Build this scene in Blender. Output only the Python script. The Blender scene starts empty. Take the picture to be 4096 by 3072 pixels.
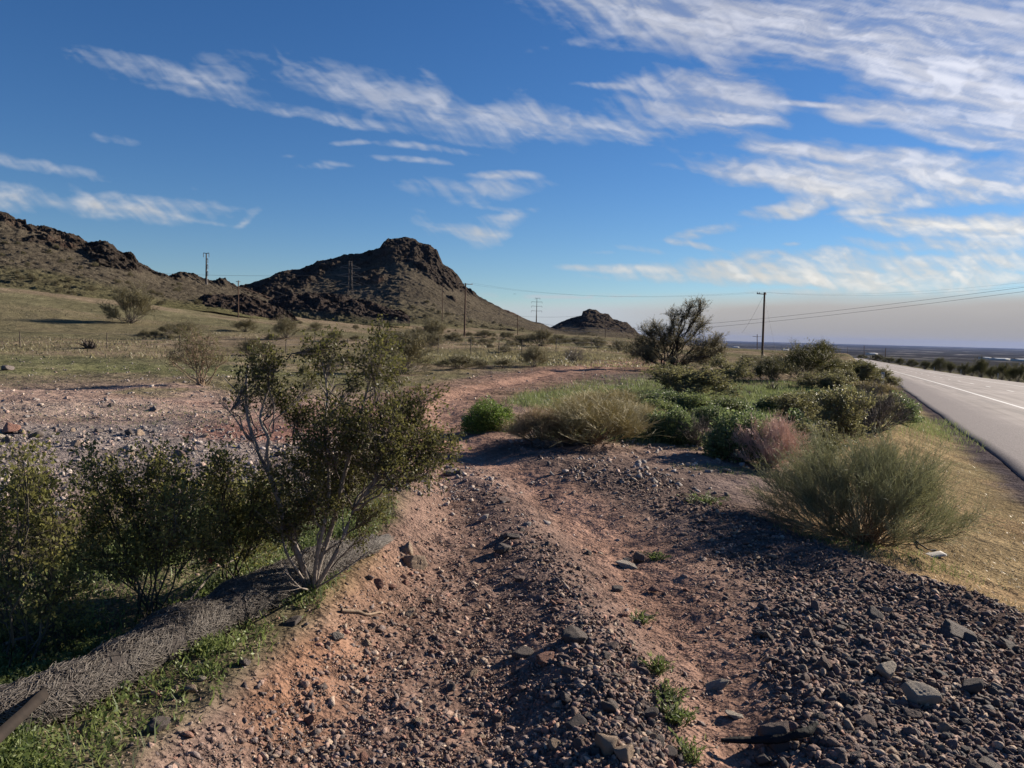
SKY_STRENGTH = .052; SKY_DUST = .05; SKY_OZONE = 5; SKY_SAT = 1.16; SUN_STRENGTH = 5.0; EXPOSURE = .92; HAZE = 1.3e-5; CLOUD_STRENGTH = .50; DENOISE = True
import bpy, math, random
import numpy as np
from mathutils import Vector, Matrix
R = math.radians
random.seed(7)
rng = np.random.default_rng(11)
sc = bpy.context.scene
col = sc.collection

# ---------------------------------------------------------------- camera model
EYE = np.array([0.0, 0.0, 1.6]); FPX = 760.0
PITCH = math.atan(50.5 / FPX); ROLL = R(1.4)
_F = np.array([0, math.cos(PITCH), -math.sin(PITCH)])
_U0 = np.array([0, math.sin(PITCH), math.cos(PITCH)])
_X0 = np.array([1.0, 0, 0])
_X = _X0 * math.cos(ROLL) + _U0 * math.sin(ROLL)     # camera rolled anticlockwise: things lean right
_U = -_X0 * math.sin(ROLL) + _U0 * math.cos(ROLL)

def ray(px, py):
    return _F + _X * ((px - 512) / FPX) + _U * ((384 - py) / FPX)

def P(px, py, d):
    v = ray(px, py)
    return EYE + v * (d / v[1])

def project(p):
    v = np.asarray(p, float) - EYE
    f = v @ _F
    return 512 + FPX * (v @ _X) / f, 384 - FPX * (v @ _U) / f

# ---------------------------------------------------------------- noise
def _hash(ix, iy, iz, seed):
    n = (ix.astype(np.int64) * 374761393 + iy.astype(np.int64) * 668265263 + iz.astype(np.int64) * 1440662683 + seed * 362437) & 0xffffffff
    n = ((n ^ (n >> 13)) * 1274126177) & 0xffffffff
    n = ((n ^ (n >> 16)) * 2246822519) & 0xffffffff
    return ((n ^ (n >> 15)) & 0xffffff).astype(np.float32) / 16777215.0

def vnoise2(x, y, seed=0):
    x = np.asarray(x, float); y = np.asarray(y, float)
    ix = np.floor(x); iy = np.floor(y)
    fx = x - ix; fy = y - iy
    fx = fx * fx * fx * (fx * (fx * 6 - 15) + 10); fy = fy * fy * fy * (fy * (fy * 6 - 15) + 10)
    z = np.zeros_like(ix)
    a = _hash(ix, iy, z, seed); b = _hash(ix + 1, iy, z, seed); c = _hash(ix, iy + 1, z, seed); d = _hash(ix + 1, iy + 1, z, seed)
    return (a * (1 - fx) + b * fx) * (1 - fy) + (c * (1 - fx) + d * fx) * fy

def vnoise3(x, y, z, seed=0):
    ix = np.floor(x); iy = np.floor(y); iz = np.floor(z)
    fx = x - ix; fy = y - iy; fz = z - iz
    fx = fx * fx * (3 - 2 * fx); fy = fy * fy * (3 - 2 * fy); fz = fz * fz * (3 - 2 * fz)
    def lay(k):
        a = _hash(ix, iy, iz + k, seed); b = _hash(ix + 1, iy, iz + k, seed); c = _hash(ix, iy + 1, iz + k, seed); d = _hash(ix + 1, iy + 1, iz + k, seed)
        return (a * (1 - fx) + b * fx) * (1 - fy) + (c * (1 - fx) + d * fx) * fy
    return lay(0) * (1 - fz) + lay(1) * fz

def fbm2(x, y, octs=4, seed=0, gain=.5):
    s = 0; a = 1; t = 0; c, sn = math.cos(.6), math.sin(.6)
    for o in range(octs):
        s = s + a * vnoise2(x, y, seed + o); t += a; a *= gain
        x, y = (x * c - y * sn) * 2.03 + 17.1, (x * sn + y * c) * 2.03 - 9.7
    return s / t

def fbm3(p, octs=4, seed=0, gain=.5, ridged=False):
    x, y, z = p[..., 0], p[..., 1], p[..., 2]
    s = 0; a = 1; t = 0
    for o in range(octs):
        n = vnoise3(x, y, z, seed + o)
        if ridged: n = 1 - np.abs(2 * n - 1)
        s = s + a * n; t += a; a *= gain
        x, y, z = x * .8 * 2.1 - y * .6 * 2.1 + 5.2, x * .6 * 2.1 + y * .8 * 2.1 - 3.1, z * 2.1 + 7.7
    return s / t

def sstep(a, b, x):
    t = np.clip((x - a) / (b - a), 0, 1)
    return t * t * (3 - 2 * t)

# ---------------------------------------------------------------- object helpers
def tag(o, label=None, cat=None, group=None, kind=None):
    if label: o['label'] = label
    if cat: o['category'] = cat
    if group: o['group'] = group
    if kind: o['kind'] = kind
    return o

def empty(name, loc, label, cat, group=None, rz=0.0):
    o = bpy.data.objects.new(name, None); col.objects.link(o)
    o.location = [float(v) for v in loc]; o.rotation_euler = (0, 0, rz); o.empty_display_size = .1
    return tag(o, label, cat, group)

def link(name, me, parent=None):
    o = bpy.data.objects.new(name, me); col.objects.link(o)
    if parent: o.parent = parent
    return o

def mesh_np(name, V, F, mats=(), colr=None, smooth=False, attr='Col', matidx=None):
    """V (n,3); F (m,k) array of one polygon size, or list of such arrays"""
    Fs = F if isinstance(F, list) else [F]
    Fs = [np.asarray(f, np.int32) for f in Fs if len(f)]
    me = bpy.data.meshes.new(name)
    nl = sum(f.size for f in Fs); npol = sum(len(f) for f in Fs)
    me.vertices.add(len(V)); me.vertices.foreach_set('co', np.asarray(V, np.float32).ravel())
    me.loops.add(nl); me.loops.foreach_set('vertex_index', np.concatenate([f.ravel() for f in Fs]))
    me.polygons.add(npol)
    tot = np.concatenate([np.full(len(f), f.shape[1], np.int32) for f in Fs])
    st = np.concatenate([[0], np.cumsum(tot)[:-1]]).astype(np.int32)
    me.polygons.foreach_set('loop_start', st); me.polygons.foreach_set('loop_total', tot)
    if smooth: me.polygons.foreach_set('use_smooth', np.ones(npol, bool))
    if matidx is not None: me.polygons.foreach_set('material_index', np.asarray(matidx, np.int32))
    me.update(calc_edges=True)
    for m in mats: me.materials.append(m)
    if colr is not None:
        colr = np.asarray(colr, np.float32)
        if colr.ndim == 1:
            a = me.attributes.new(attr, 'FLOAT', 'POINT'); a.data.foreach_set('value', colr)
        else:
            a = me.attributes.new(attr, 'FLOAT_COLOR', 'POINT')
            c4 = np.ones((len(V), 4), np.float32); c4[:, :colr.shape[1]] = colr
            a.data.foreach_set('color', c4.ravel())
    return me

class Geo:
    """collects tubes, diamond leaves and boxes as quads, with one tint value per vertex"""
    def __init__(s): s.V = []; s.F = []; s.T = []; s.n = 0
    def add(s, V, F, T):
        s.V.append(np.asarray(V, float)); s.F.append(np.asarray(F, np.int64) + s.n); s.T.append(np.broadcast_to(np.asarray(T, float), (len(V),))); s.n += len(V)
    def tubes(s, Pn, Rd, k=4, tint=None):
        Pn = np.asarray(Pn, float)
        if Pn.ndim == 2: Pn = Pn[None]
        n, m, _ = Pn.shape
        Rd = np.broadcast_to(np.asarray(Rd, float), (n, m))
        T = np.gradient(Pn, axis=1); T /= np.linalg.norm(T, axis=2, keepdims=True) + 1e-9
        ref = np.where(np.abs(T[..., 2:3]) > .9, np.array([1., 0, 0]), np.array([0, 0, 1.]))
        A = np.cross(T, ref); A /= np.linalg.norm(A, axis=2, keepdims=True) + 1e-9
        B = np.cross(T, A)
        an = np.arange(k) * 2 * math.pi / k
        ring = Pn[:, :, None, :] + Rd[:, :, None, None] * (A[:, :, None, :] * np.cos(an)[None, None, :, None] + B[:, :, None, :] * np.sin(an)[None, None, :, None])
        V = ring.reshape(-1, 3)
        i = np.arange(n)[:, None, None] * (m * k); j = np.arange(m - 1)[None, :, None] * k; q = np.arange(k)[None, None, :]
        q2 = (q + 1) % k
        F = np.stack([i + j + q, i + j + q2, i + j + k + q2, i + j + k + q], -1).reshape(-1, 4)
        if tint is None: tint = rng.random(n)
        s.add(V, F, np.repeat(np.broadcast_to(tint, (n,)), m * k))
    def leaves(s, C, L, W, dirs=None, tint=None):
        n = len(C)
        if n == 0: return
        a = rng.normal(size=(n, 3))
        if dirs is not None: a = a * .6 + dirs * 1.0
        a /= np.linalg.norm(a, axis=1, keepdims=True) + 1e-9
        b = np.cross(a, rng.normal(size=(n, 3))); b /= np.linalg.norm(b, axis=1, keepdims=True) + 1e-9
        sc_ = rng.uniform(.6, 1.3, (n, 1))
        L = np.reshape(L, (-1, 1)) * sc_; W = np.reshape(W, (-1, 1)) * sc_
        V = np.stack([C - a * L, C + b * W, C + a * L, C - b * W], 1).reshape(-1, 3)
        F = np.arange(n)[:, None] * 4 + np.arange(4)[None]
        if tint is None: tint = rng.random(n)
        s.add(V, F, np.repeat(np.broadcast_to(tint, (n,)), 4))
    def box(s, c, h, rot=None, tint=.5):
        q = np.array([[x, y, z] for x in (-1, 1) for y in (-1, 1) for z in (-1, 1)], float) * np.asarray(h)
        if rot is not None: q = q @ np.array(rot).T
        F = [[0, 1, 3, 2], [4, 6, 7, 5], [0, 4, 5, 1], [2, 3, 7, 6], [0, 2, 6, 4], [1, 5, 7, 3]]
        s.add(q + np.asarray(c), F, tint)
    def mesh(s, name, mats, smooth=False):
        if not isinstance(mats, (list, tuple)): mats = [mats]
        return mesh_np(name, np.concatenate(s.V), np.concatenate(s.F), mats, np.concatenate(s.T), smooth, 'tint')
    def build(s, name, mat, parent=None, smooth=False):
        return link(name, s.mesh(name, mat, smooth), parent)

# ---------------------------------------------------------------- materials
def newmat(name):
    m = bpy.data.materials.new(name); m.use_nodes = True
    nt = m.node_tree; nt.nodes.clear()
    out = nt.nodes.new('ShaderNodeOutputMaterial')
    return m, nt, out

def N(nt, t, **kw):
    n = nt.nodes.new(t)
    for k, v in kw.items(): setattr(n, k, v)
    return n

def ramp(nt, stops, fac):
    r = N(nt, 'ShaderNodeValToRGB')
    el = r.color_ramp.elements
    while len(el) < len(stops): el.new(.5)
    for e, (p, c) in zip(el, stops): e.position = p; e.color = (*c, 1)
    nt.links.new(fac, r.inputs[0]); return r.outputs[0]

def noise(nt, scale, detail=4, rough=.6, vec=None, dist=0):
    n = N(nt, 'ShaderNodeTexNoise'); n.inputs['Scale'].default_value = scale; n.inputs['Detail'].default_value = detail
    n.inputs['Roughness'].default_value = rough; n.inputs['Distortion'].default_value = dist
    if vec is None:
        g = N(nt, 'ShaderNodeTexCoord'); vec = g.outputs['Object']
    nt.links.new(vec, n.inputs['Vector']); return n

def mixc(nt, mode, fac, a, b):
    m = N(nt, 'ShaderNodeMix', data_type='RGBA', blend_type=mode)
    for sock, v in ((m.inputs[0], fac), (m.inputs[6], a), (m.inputs[7], b)):
        if hasattr(v, 'is_output'): nt.links.new(v, sock)
        elif isinstance(v, (int, float)): sock.default_value = v
        else: sock.default_value = (*v, 1)
    return m.outputs[2]

def leafmat(name, c0, c1, trans=.35, rough=.5, spec=.4):
    m, nt, out = newmat(name)
    a = N(nt, 'ShaderNodeAttribute', attribute_name='tint')
    c = ramp(nt, [(0, c0), (1, c1)], a.outputs['Fac'])
    b = N(nt, 'ShaderNodeBsdfPrincipled'); b.inputs['Roughness'].default_value = rough
    b.inputs['Specular IOR Level'].default_value = spec
    nt.links.new(c, b.inputs['Base Color'])
    t = N(nt, 'ShaderNodeBsdfTranslucent'); nt.links.new(c, t.inputs['Color'])
    mx = N(nt, 'ShaderNodeMixShader'); mx.inputs[0].default_value = trans
    nt.links.new(b.outputs[0], mx.inputs[1]); nt.links.new(t.outputs[0], mx.inputs[2]); nt.links.new(mx.outputs[0], out.inputs[0])
    return m

def barkmat(name, c0, c1, scale=40, rough=.85):
    m, nt, out = newmat(name)
    a = N(nt, 'ShaderNodeAttribute', attribute_name='tint')
    c = ramp(nt, [(0, c0), (1, c1)], a.outputs['Fac'])
    n = noise(nt, scale, 3)
    c = mixc(nt, 'MULTIPLY', .7, c, ramp(nt, [(.3, (.45, .45, .45)), (.7, (1.2, 1.15, 1.1))], n.outputs[0]))
    b = N(nt, 'ShaderNodeBsdfPrincipled'); b.inputs['Roughness'].default_value = rough
    b.inputs['Specular IOR Level'].default_value = .25
    nt.links.new(c, b.inputs['Base Color'])
    bp = N(nt, 'ShaderNodeBump'); bp.inputs['Strength'].default_value = .5; bp.inputs['Distance'].default_value = .01
    nt.links.new(n.outputs[0], bp.inputs['Height']); nt.links.new(bp.outputs[0], b.inputs['Normal'])
    nt.links.new(b.outputs[0], out.inputs[0]); return m

def rockmat(name, c0, c1, scale=30, attr=False, rough=.8):
    m, nt, out = newmat(name)
    n1 = noise(nt, scale, 5, .65); n2 = noise(nt, scale * 5, 3, .6)
    if attr:
        a = N(nt, 'ShaderNodeAttribute', attribute_name='Col'); base = a.outputs['Color']
    else:
        base = ramp(nt, [(.3, c0), (.7, c1)], n1.outputs[0])
    c = mixc(nt, 'MULTIPLY', .8, base, ramp(nt, [(.3, (.6, .6, .6)), (.7, (1.25, 1.25, 1.25))], n2.outputs[0]))
    b = N(nt, 'ShaderNodeBsdfPrincipled'); b.inputs['Roughness'].default_value = rough; b.inputs['Specular IOR Level'].default_value = .18
    nt.links.new(c, b.inputs['Base Color'])
    bp = N(nt, 'ShaderNodeBump'); bp.inputs['Strength'].default_value = .9; bp.inputs['Distance'].default_value = .008
    nt.links.new(n2.outputs[0], bp.inputs['Height'])
    bq = N(nt, 'ShaderNodeBump'); bq.inputs['Strength'].default_value = .8; bq.inputs['Distance'].default_value = .012; nt.links.new(n1.outputs[0], bq.inputs['Height']); nt.links.new(bq.outputs[0], bp.inputs['Normal'])
    nt.links.new(bp.outputs[0], b.inputs['Normal'])
    nt.links.new(b.outputs[0], out.inputs[0]); return m

M = {}
M['creo_leaf'] = leafmat('creosote leaf', (.058, .062, .02), (.165, .155, .052), .48, .5, .25)
M['creo_stem'] = barkmat('creosote bark', (.10, .08, .07), (.30, .26, .23))
M['creo_leaf2'] = leafmat('shrub leaf olive', (.105, .102, .042), (.25, .235, .11), .5)
M['green_leaf'] = leafmat('brittlebush leaf', (.085, .12, .048), (.21, .255, .105), .5)
M['bright_leaf'] = leafmat('bright shrub leaf', (.075, .13, .022), (.23, .31, .07), .45)
M['wisp'] = leafmat('wispy shrub twig', (.14, .122, .068), (.29, .255, .14), .48)
M['broom'] = leafmat('broom twig', (.26, .27, .175), (.52, .52, .35), .65)
M['tan_twig'] = leafmat('tan twig', (.38, .33, .185), (.62, .55, .33), .58)
M['tan_dry'] = leafmat('dry tan twig', (.44, .34, .22), (.66, .53, .36), .6)
M['pink_twig'] = leafmat('dry pink twig', (.60, .41, .34), (.80, .62, .54), .4)
M['grey_twig'] = barkmat('dry grey twig', (.10, .085, .075), (.22, .19, .165))
M['broom_wood'] = barkmat('broom wood', (.16, .11, .07), (.33, .24, .16))
M['dark_wood'] = barkmat('dark wood', (.035, .028, .023), (.09, .072, .06))
M['mesq_leaf'] = leafmat('mesquite leaf', (.17, .155, .09), (.33, .29, .18), .55)
M['pole_wood'] = barkmat('pole wood', (.075, .045, .032), (.15, .09, .062), 6)
M['steel'] = barkmat('weathered steel', (.06, .045, .04), (.10, .08, .07), 4, .6)
M['galv'] = barkmat('galvanised steel', (.17, .17, .18), (.26, .26, .27), 4, .5)
M['wire'] = barkmat('aluminium wire', (.10, .10, .11), (.14, .14, .15), 4, .5)
M['weed'] = leafmat('weed leaf', (.075, .115, .028), (.24, .28, .10), .45)
M['weed2'] = leafmat('grey weed leaf', (.10, .13, .07), (.20, .23, .13), .4)
M['straw_body'] = barkmat('packed straw', (.05, .042, .038), (.12, .10, .09), 60)
M['hollow'] = leafmat('hollow grass', (.095, .125, .045), (.22, .25, .10), .5)
M['creo_green'] = leafmat('creosote green leaf', (.095, .10, .03), (.28, .265, .09), .55, .5, .25)
M['creo_twig'] = barkmat('creosote twig', (.055, .048, .036), (.15, .13, .10))
M['drygrass'] = leafmat('dry grass blade', (.30, .225, .125), (.50, .395, .24), .35)
M['straw'] = leafmat('straw', (.055, .046, .040), (.26, .225, .195), .1, .5, .3)
M['plastic'] = barkmat('post plastic', (.42, .42, .40), (.55, .55, .52), 5, .5)
M['rubber'] = barkmat('black rubber', (.008, .008, .009), (.016, .015, .015), 40, .8)
M['stake'] = barkmat('old board', (.016, .012, .010), (.035, .026, .022), 12)
M['oldboard'] = barkmat('grey board', (.33, .32, .31), (.50, .48, .45), 14)
M['stick'] = barkmat('dry stick', (.22, .15, .10), (.38, .28, .20), 20)
M['rock_dark'] = rockmat('dark grey stone', (.10, .083, .077), (.215, .178, .16))
M['rock_purple'] = rockmat('purple brown stone', (.14, .098, .085), (.28, .205, .175))
M['rock_tan'] = rockmat('tan stone', (.30, .215, .155), (.50, .385, .29))
M['rock_red'] = rockmat('reddish stone', (.25, .125, .095), (.40, .225, .17))
M['rock_pale'] = rockmat('pale stone', (.32, .27, .22), (.52, .45, .375))
M['gravel'] = rockmat('gravel', None, None, 25, True)
# ---------------------------------------------------------------- terrain base: thin-plate spline through surveyed points
CT = [(0,470,8.2),(0,400,15.4),(200,383,21),(0,370,25),(100,348,52),(0,340,72),(60,335,88),(130,322,120),(0,300,130),(0,288,170),(100,300,165),(236,320,175),
      (180,330,105),(300,335,110),(280,356,48),(380,340,95),(420,352,60),(465,336,150),(400,372,31),(545,338,300),(440,330,330),(340,331,240),(240,312,260),(600,337,480),(640,355,72),
      (670,368,42),(700,352,115),(763,360,105),(740,349.5,210),(650,430,13.3),(760,440,12.7),(760,400,21.5),(830,385,30),(870,400,23),(780,370,48),
      (830,362,80),(580,440,11.6),(490,428,12.8),(868,540,6.6),(1024,590,6.0),(540,400,19),(520,370,33),(560,352,70),(820,352,190),(-150,330,75),(-150,290,130),(-150,380,20),(-100,470,8)]
_pts = [P(*c) for c in CT]
for th in np.linspace(-.85, .9, 9):
    for r_ in (1.2, 2.6, 4.2):
        zz = 0.0 if th < .4 else -.03 * r_ * (th - .4) * 3
        _pts.append(np.array([r_ * math.sin(th), r_ * math.cos(th), zz]))
_pts = np.array(_pts)
def _lp(x, y):
    r = np.sqrt(x * x + y * y); th = np.clip(np.arctan2(x, y), -.95, 1.0)
    return th * 1.3, np.log(np.clip(r, 1.2, 420)), r
_u, _w, _r = _lp(_pts[:, 0], _pts[:, 1]); _s = _pts[:, 2] / _r
def _phi(d2): return .5 * d2 * np.log(d2 + 1e-12)
_n = len(_pts)
_K = _phi((_u[:, None] - _u[None]) ** 2 + (_w[:, None] - _w[None]) ** 2) + np.eye(_n) * .01
_Pm = np.stack([np.ones(_n), _u, _w], 1)
_A = np.block([[_K, _Pm], [_Pm.T, np.zeros((3, 3))]])
_co = np.linalg.solve(_A, np.concatenate([_s, np.zeros(3)]))

def tps(x, y):
    u, w, r = _lp(x, y); z = np.full(u.shape, _co[_n]) + _co[_n + 1] * u + _co[_n + 2] * w
    for i in range(_n):
        z += _co[i] * _phi((u - _u[i]) ** 2 + (w - _w[i]) ** 2)
    return np.clip(z, -.3, .3) * np.clip(r, 0, 420)

def polydist(x, y, pl):
    """distance to a polyline, signed (left of travel positive), and arc parameter"""
    best = np.full(x.shape, 1e18); sg = np.zeros(x.shape); tt = np.zeros(x.shape); acc = 0
    for (a, b) in zip(pl[:-1], pl[1:]):
        dx, dy = b[0] - a[0], b[1] - a[1]; L = math.hypot(dx, dy)
        t = np.clip(((x - a[0]) * dx + (y - a[1]) * dy) / (L * L), 0, 1)
        ex = x - a[0] - t * dx; ey = y - a[1] - t * dy
        d2 = ex * ex + ey * ey
        k = d2 < best
        best = np.where(k, d2, best); sg = np.where(k, np.sign(dx * (y - a[1]) - dy * (x - a[0])), sg); tt = np.where(k, acc + t * L, tt); acc += L
    return np.sqrt(best), sg, tt

# ---------------------------------------------------------------- highway alignment (left pavement edge)
RD = [(-9.5, -26, .42), (-.15, -6, -.12), (9.2, 13.7, -.66), (37.9, 75, -2.3), (68, 140, -4.1), (108, 233, -6.0), (136, 310, -6.6), (166, 400, -6.8), (190, 480, -8.5), (210, 560, -12), (250, 760, -24)]
def _smooth_line(pl, n=400):
    pl = np.array(pl, float); d = np.concatenate([[0], np.cumsum(np.hypot(*np.diff(pl[:, :2], axis=0).T))])
    t = np.linspace(0, d[-1], n); q = np.stack([np.interp(t, d, pl[:, i]) for i in range(3)], 1)
    for _ in range(12):
        q[1:-1] = (q[:-2] + 2 * q[1:-1] + q[2:]) / 4
    return q, np.concatenate([[0], np.cumsum(np.hypot(*np.diff(q[:, :2], axis=0).T))])
RQ, RT = _smooth_line(RD)
RW = 15.6
def road_st(x, y):
    d, sg, t = polydist(x, y, [tuple(p) for p in RQ[::8]] + [tuple(RQ[-1])])
    return -d * sg, t            # s positive to the right of the left pavement edge
def road_z(t): return np.interp(t, RT, RQ[:, 2])

def pw(px, py, zs=None):
    """photograph point on the smooth terrain -> world x, y"""
    v = ray(px, py); r = np.exp(np.linspace(math.log(1.3), math.log(400), 700))
    x = EYE[0] + v[0] * r; y = EYE[1] + v[1] * r; z = EYE[2] + v[2] * r
    k = np.nonzero(z < tps(x, y))[0]
    k = k[0] if len(k) else -1
    return (x[k], y[k])

BERM = [pw(*p) for p in ((1180, 690), (1060, 640), (960, 610), (860, 580), (780, 548), (715, 518), (640, 482), (575, 462), (530, 446))]
RIDGE = [(.42, 1.2)] + [pw(*p) for p in ((614, 780), (607, 720), (598, 660), (575, 610), (548, 565), (522, 527), (500, 498), (480, 468))]
BANK = [(-.9, 1.2)] + [pw(*p) for p in ((215, 800), (318, 700), (362, 640), (392, 590), (415, 550), (428, 515), (436, 480))]
RUTL = [(-.1, 1.2)] + [pw(*p) for p in ((480, 768), (478, 680), (470, 600), (462, 540), (452, 490), (446, 455))]
RUTR = [(1.0, 1.2)] + [pw(*p) for p in ((712, 768), (696, 688), (654, 603), (620, 555), (569, 513), (513, 476), (466, 444), (440, 415), (440, 402), (480, 388), (540, 376), (600, 366), (660, 360))]
TRACK = [(.2, 1.2)] + [pw(*p) for p in ((600, 768), (580, 650), (560, 580), (520, 520), (490, 480), (462, 445), (438, 418), (436, 404), (470, 391), (530, 379), (590, 368), (660, 360))]
rng_t = np.array([math.hypot(*p) for p in TRACK])

def valley(x, y):
    r = np.hypot(x, y)
    return np.interp(np.log(np.maximum(r, 1)), np.log([150, 400, 1200, 3000, 8000, 20000, 40000]), [-3.5, -13, -30, -52, -80, -100, -110])

def ground_z(x, y, detail=False):
    x = np.asarray(x, float); y = np.asarray(y, float); sh = x.shape
    x = x.ravel(); y = y.ravel()
    r = np.hypot(x, y); th = np.arctan2(x, y)
    z = tps(x, y)
    # fall away to the valley floor beyond the rise
    vz = valley(x, y)
    lim = np.interp(np.degrees(th), [-40, -5, 6, 10, 18, 22], [700, 700, 620, 330, 240, 210])
    f = sstep(0, 1, (r - lim) / (lim * .9))
    z = z * (1 - f) + vz * f
    near = r < 40
    if near.any():
        xn, yn = x[near], y[near]; zn = z[near]
        d, sg, t = polydist(xn, yn, BERM)
        fal = np.exp(-np.hypot(xn, yn) / 14)
        w = np.where(sg < 0, .42, .30)
        zn = zn + .24 * np.exp(-(d / (w + .02 * np.hypot(xn, yn))) ** 2) * np.interp(np.hypot(xn, yn), [2, 4, 7, 12], [1, .8, .3, .1])
        d, sg, t = polydist(xn, yn, RIDGE); zn = zn + np.interp(np.hypot(xn, yn), [3, 5, 10], [.10, .06, .03]) * np.exp(-(d / .34) ** 2)
        d, sg, t = polydist(xn, yn, RUTL); zn = zn - .05 * np.exp(-(d / .4) ** 2)
        d, sg, t = polydist(xn, yn, RUTR); zn = zn - .085 * np.exp(-(d / .36) ** 2)
        d, sg, t = polydist(xn, yn, BANK); zn = zn + .17 * sstep(-.22, .25, d * sg) * sstep(11, 6, yn) * sstep(-3.5, -2.2, xn)
        zn = zn + .10 * (fbm2(xn * .9, yn * .9, 3, 5) - .5) + .045 * (fbm2(xn * 4, yn * 4, 3, 9) - .5)
        z[near] = zn
    z = z + np.clip(r - 12, 0, 60) / 60 * 1.1 * (fbm2(x * .06, y * .06, 4, 21) - .5) * sstep(16, 2, np.degrees(th)) + np.clip(r - 10, 0, 25) / 25 * .25 * (fbm2(x * .35, y * .35, 3, 31) - .5)
    # highway bench
    s, t = road_st(x, y)
    rz = road_z(t)
    inside = (t > 0.5) & (t < RT[-1] - 1)
    lw = np.clip(1.6 + r * .05, 1.2, 6)
    k = sstep(-lw, -.25, s) * inside
    bench = rz - .045 - .25 * sstep(.0, .6, s) + .25 * sstep(RW - .8, RW - .1, s)
    out = np.maximum(s - RW, 0)
    bench = bench - .13 * out
    bench = np.where(out > 0, np.maximum(bench, vz - 2), bench)
    fo = sstep(260, 60, out)
    k = k * np.where(out > 0, fo, 1)
    z = z * (1 - k) + bench * k
    if detail:
        n = (r < 30)
        z[n] += .022 * (fbm2(x[n] * 14, y[n] * 14, 4, 41) - .5) * sstep(-.2, .1, -s[n])
    return z.reshape(sh)

_RS = np.exp(np.linspace(math.log(1.5), math.log(900), 1500))
def at(px, py):
    """world point where the photograph's pixel meets the ground"""
    v = ray(px, py)
    x = EYE[0] + v[0] * _RS; y = EYE[1] + v[1] * _RS; z = EYE[2] + v[2] * _RS
    g = ground_z(x, y)
    k = np.nonzero(z < g)[0]
    if not len(k): return np.array([x[-1], y[-1], g[-1]])
    i = max(k[0], 1); a = z[i - 1] - g[i - 1]; b = g[i] - z[i]; t = a / (a + b + 1e-9)
    xx = x[i - 1] + (x[i] - x[i - 1]) * t; yy = y[i - 1] + (y[i] - y[i - 1]) * t
    return np.array([xx, yy, float(ground_z(np.array([xx]), np.array([yy]))[0])])

# ---------------------------------------------------------------- ground colour zones (albedo of soil, stones, ground cover)
def W(px, py): return at(px, py)[:2]
ZON = [  # px, py, rx m, ry m, colour, strength
    (60, 395, 7.5, 3.4, (.40, .285, .235), 1), (200, 400, 6, 2.6, (.38, .27, .22), .9), (300, 412, 3.2, 1.8, (.36, .215, .175), .9), (100, 412, 4, 1.6, (.38, .29, .24), .9),
    (0, 455, 4.2, 2.4, (.28, .24, .22), 1), (120, 445, 3.6, 2.0, (.27, .235, .22), 1), (230, 455, 2.6, 1.7, (.28, .23, .21), 1), (280, 432, 1.5, .9, (.30, .16, .13), .8), (330, 470, 1.6, 1.6, (.19, .155, .145), .8),
    (490, 355, 30, 9, (.16, .15, .075), .5), (560, 395, 4.5, 2.6, (.17, .155, .08), .9), (620, 392, 4, 4.5, (.175, .165, .085), .9), (600, 376, 6, 4, (.18, .135, .115), .9), (650, 375, 7, 3, (.15, .12, .11), .8),
    (700, 405, 4.5, 4, (.12, .14, .065), .95), (640, 436, 2.2, 1.0, (.13, .16, .06), .8), (770, 395, 6, 6, (.125, .145, .07), .9), (720, 470, .8, .5, (.14, .19, .06), .7), (860, 545, .6, .5, (.12, .13, .06), .6),
    (600, 470, 2.6, 1.3, (.23, .17, .15), .9), (700, 485, 1.6, 1.1, (.22, .17, .155), .9), (560, 400, 3, 1.2, (.19, .17, .09), .6),
    (20, 362, 16, 5, (.155, .155, .085), .8), (230, 372, 9, 4, (.15, .155, .075), .8), (350, 385, 5, 5, (.15, .15, .07), .8), (330, 360, 14, 6, (.145, .145, .075), .8), (430, 362, 9, 5, (.15, .16, .07), .8),
    (0, 312, 40, 22, (.17, .15, .09), .8), (120, 330, 30, 12, (.17, .15, .09), .7),
    (455, 446, .9, 1.3, (.36, .20, .125), .9), (340, 690, .3, .42, (.39, .205, .12), 1), (310, 740, .28, .34, (.39, .205, .12), 1), (372, 610, .36, .6, (.33, .20, .13), .9), (392, 570, .3, .5, (.31, .19, .13), .9),
    (625, 560, .35, .9, (.33, .20, .14), .75), (650, 620, .25, .4, (.36, .22, .15), .75), (700, 740, .18, .4, (.36, .23, .16), .85), (590, 520, .5, .9, (.30, .19, .15), .7), (480, 500, .6, .9, (.22, .145, .125), .8),
]
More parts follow.
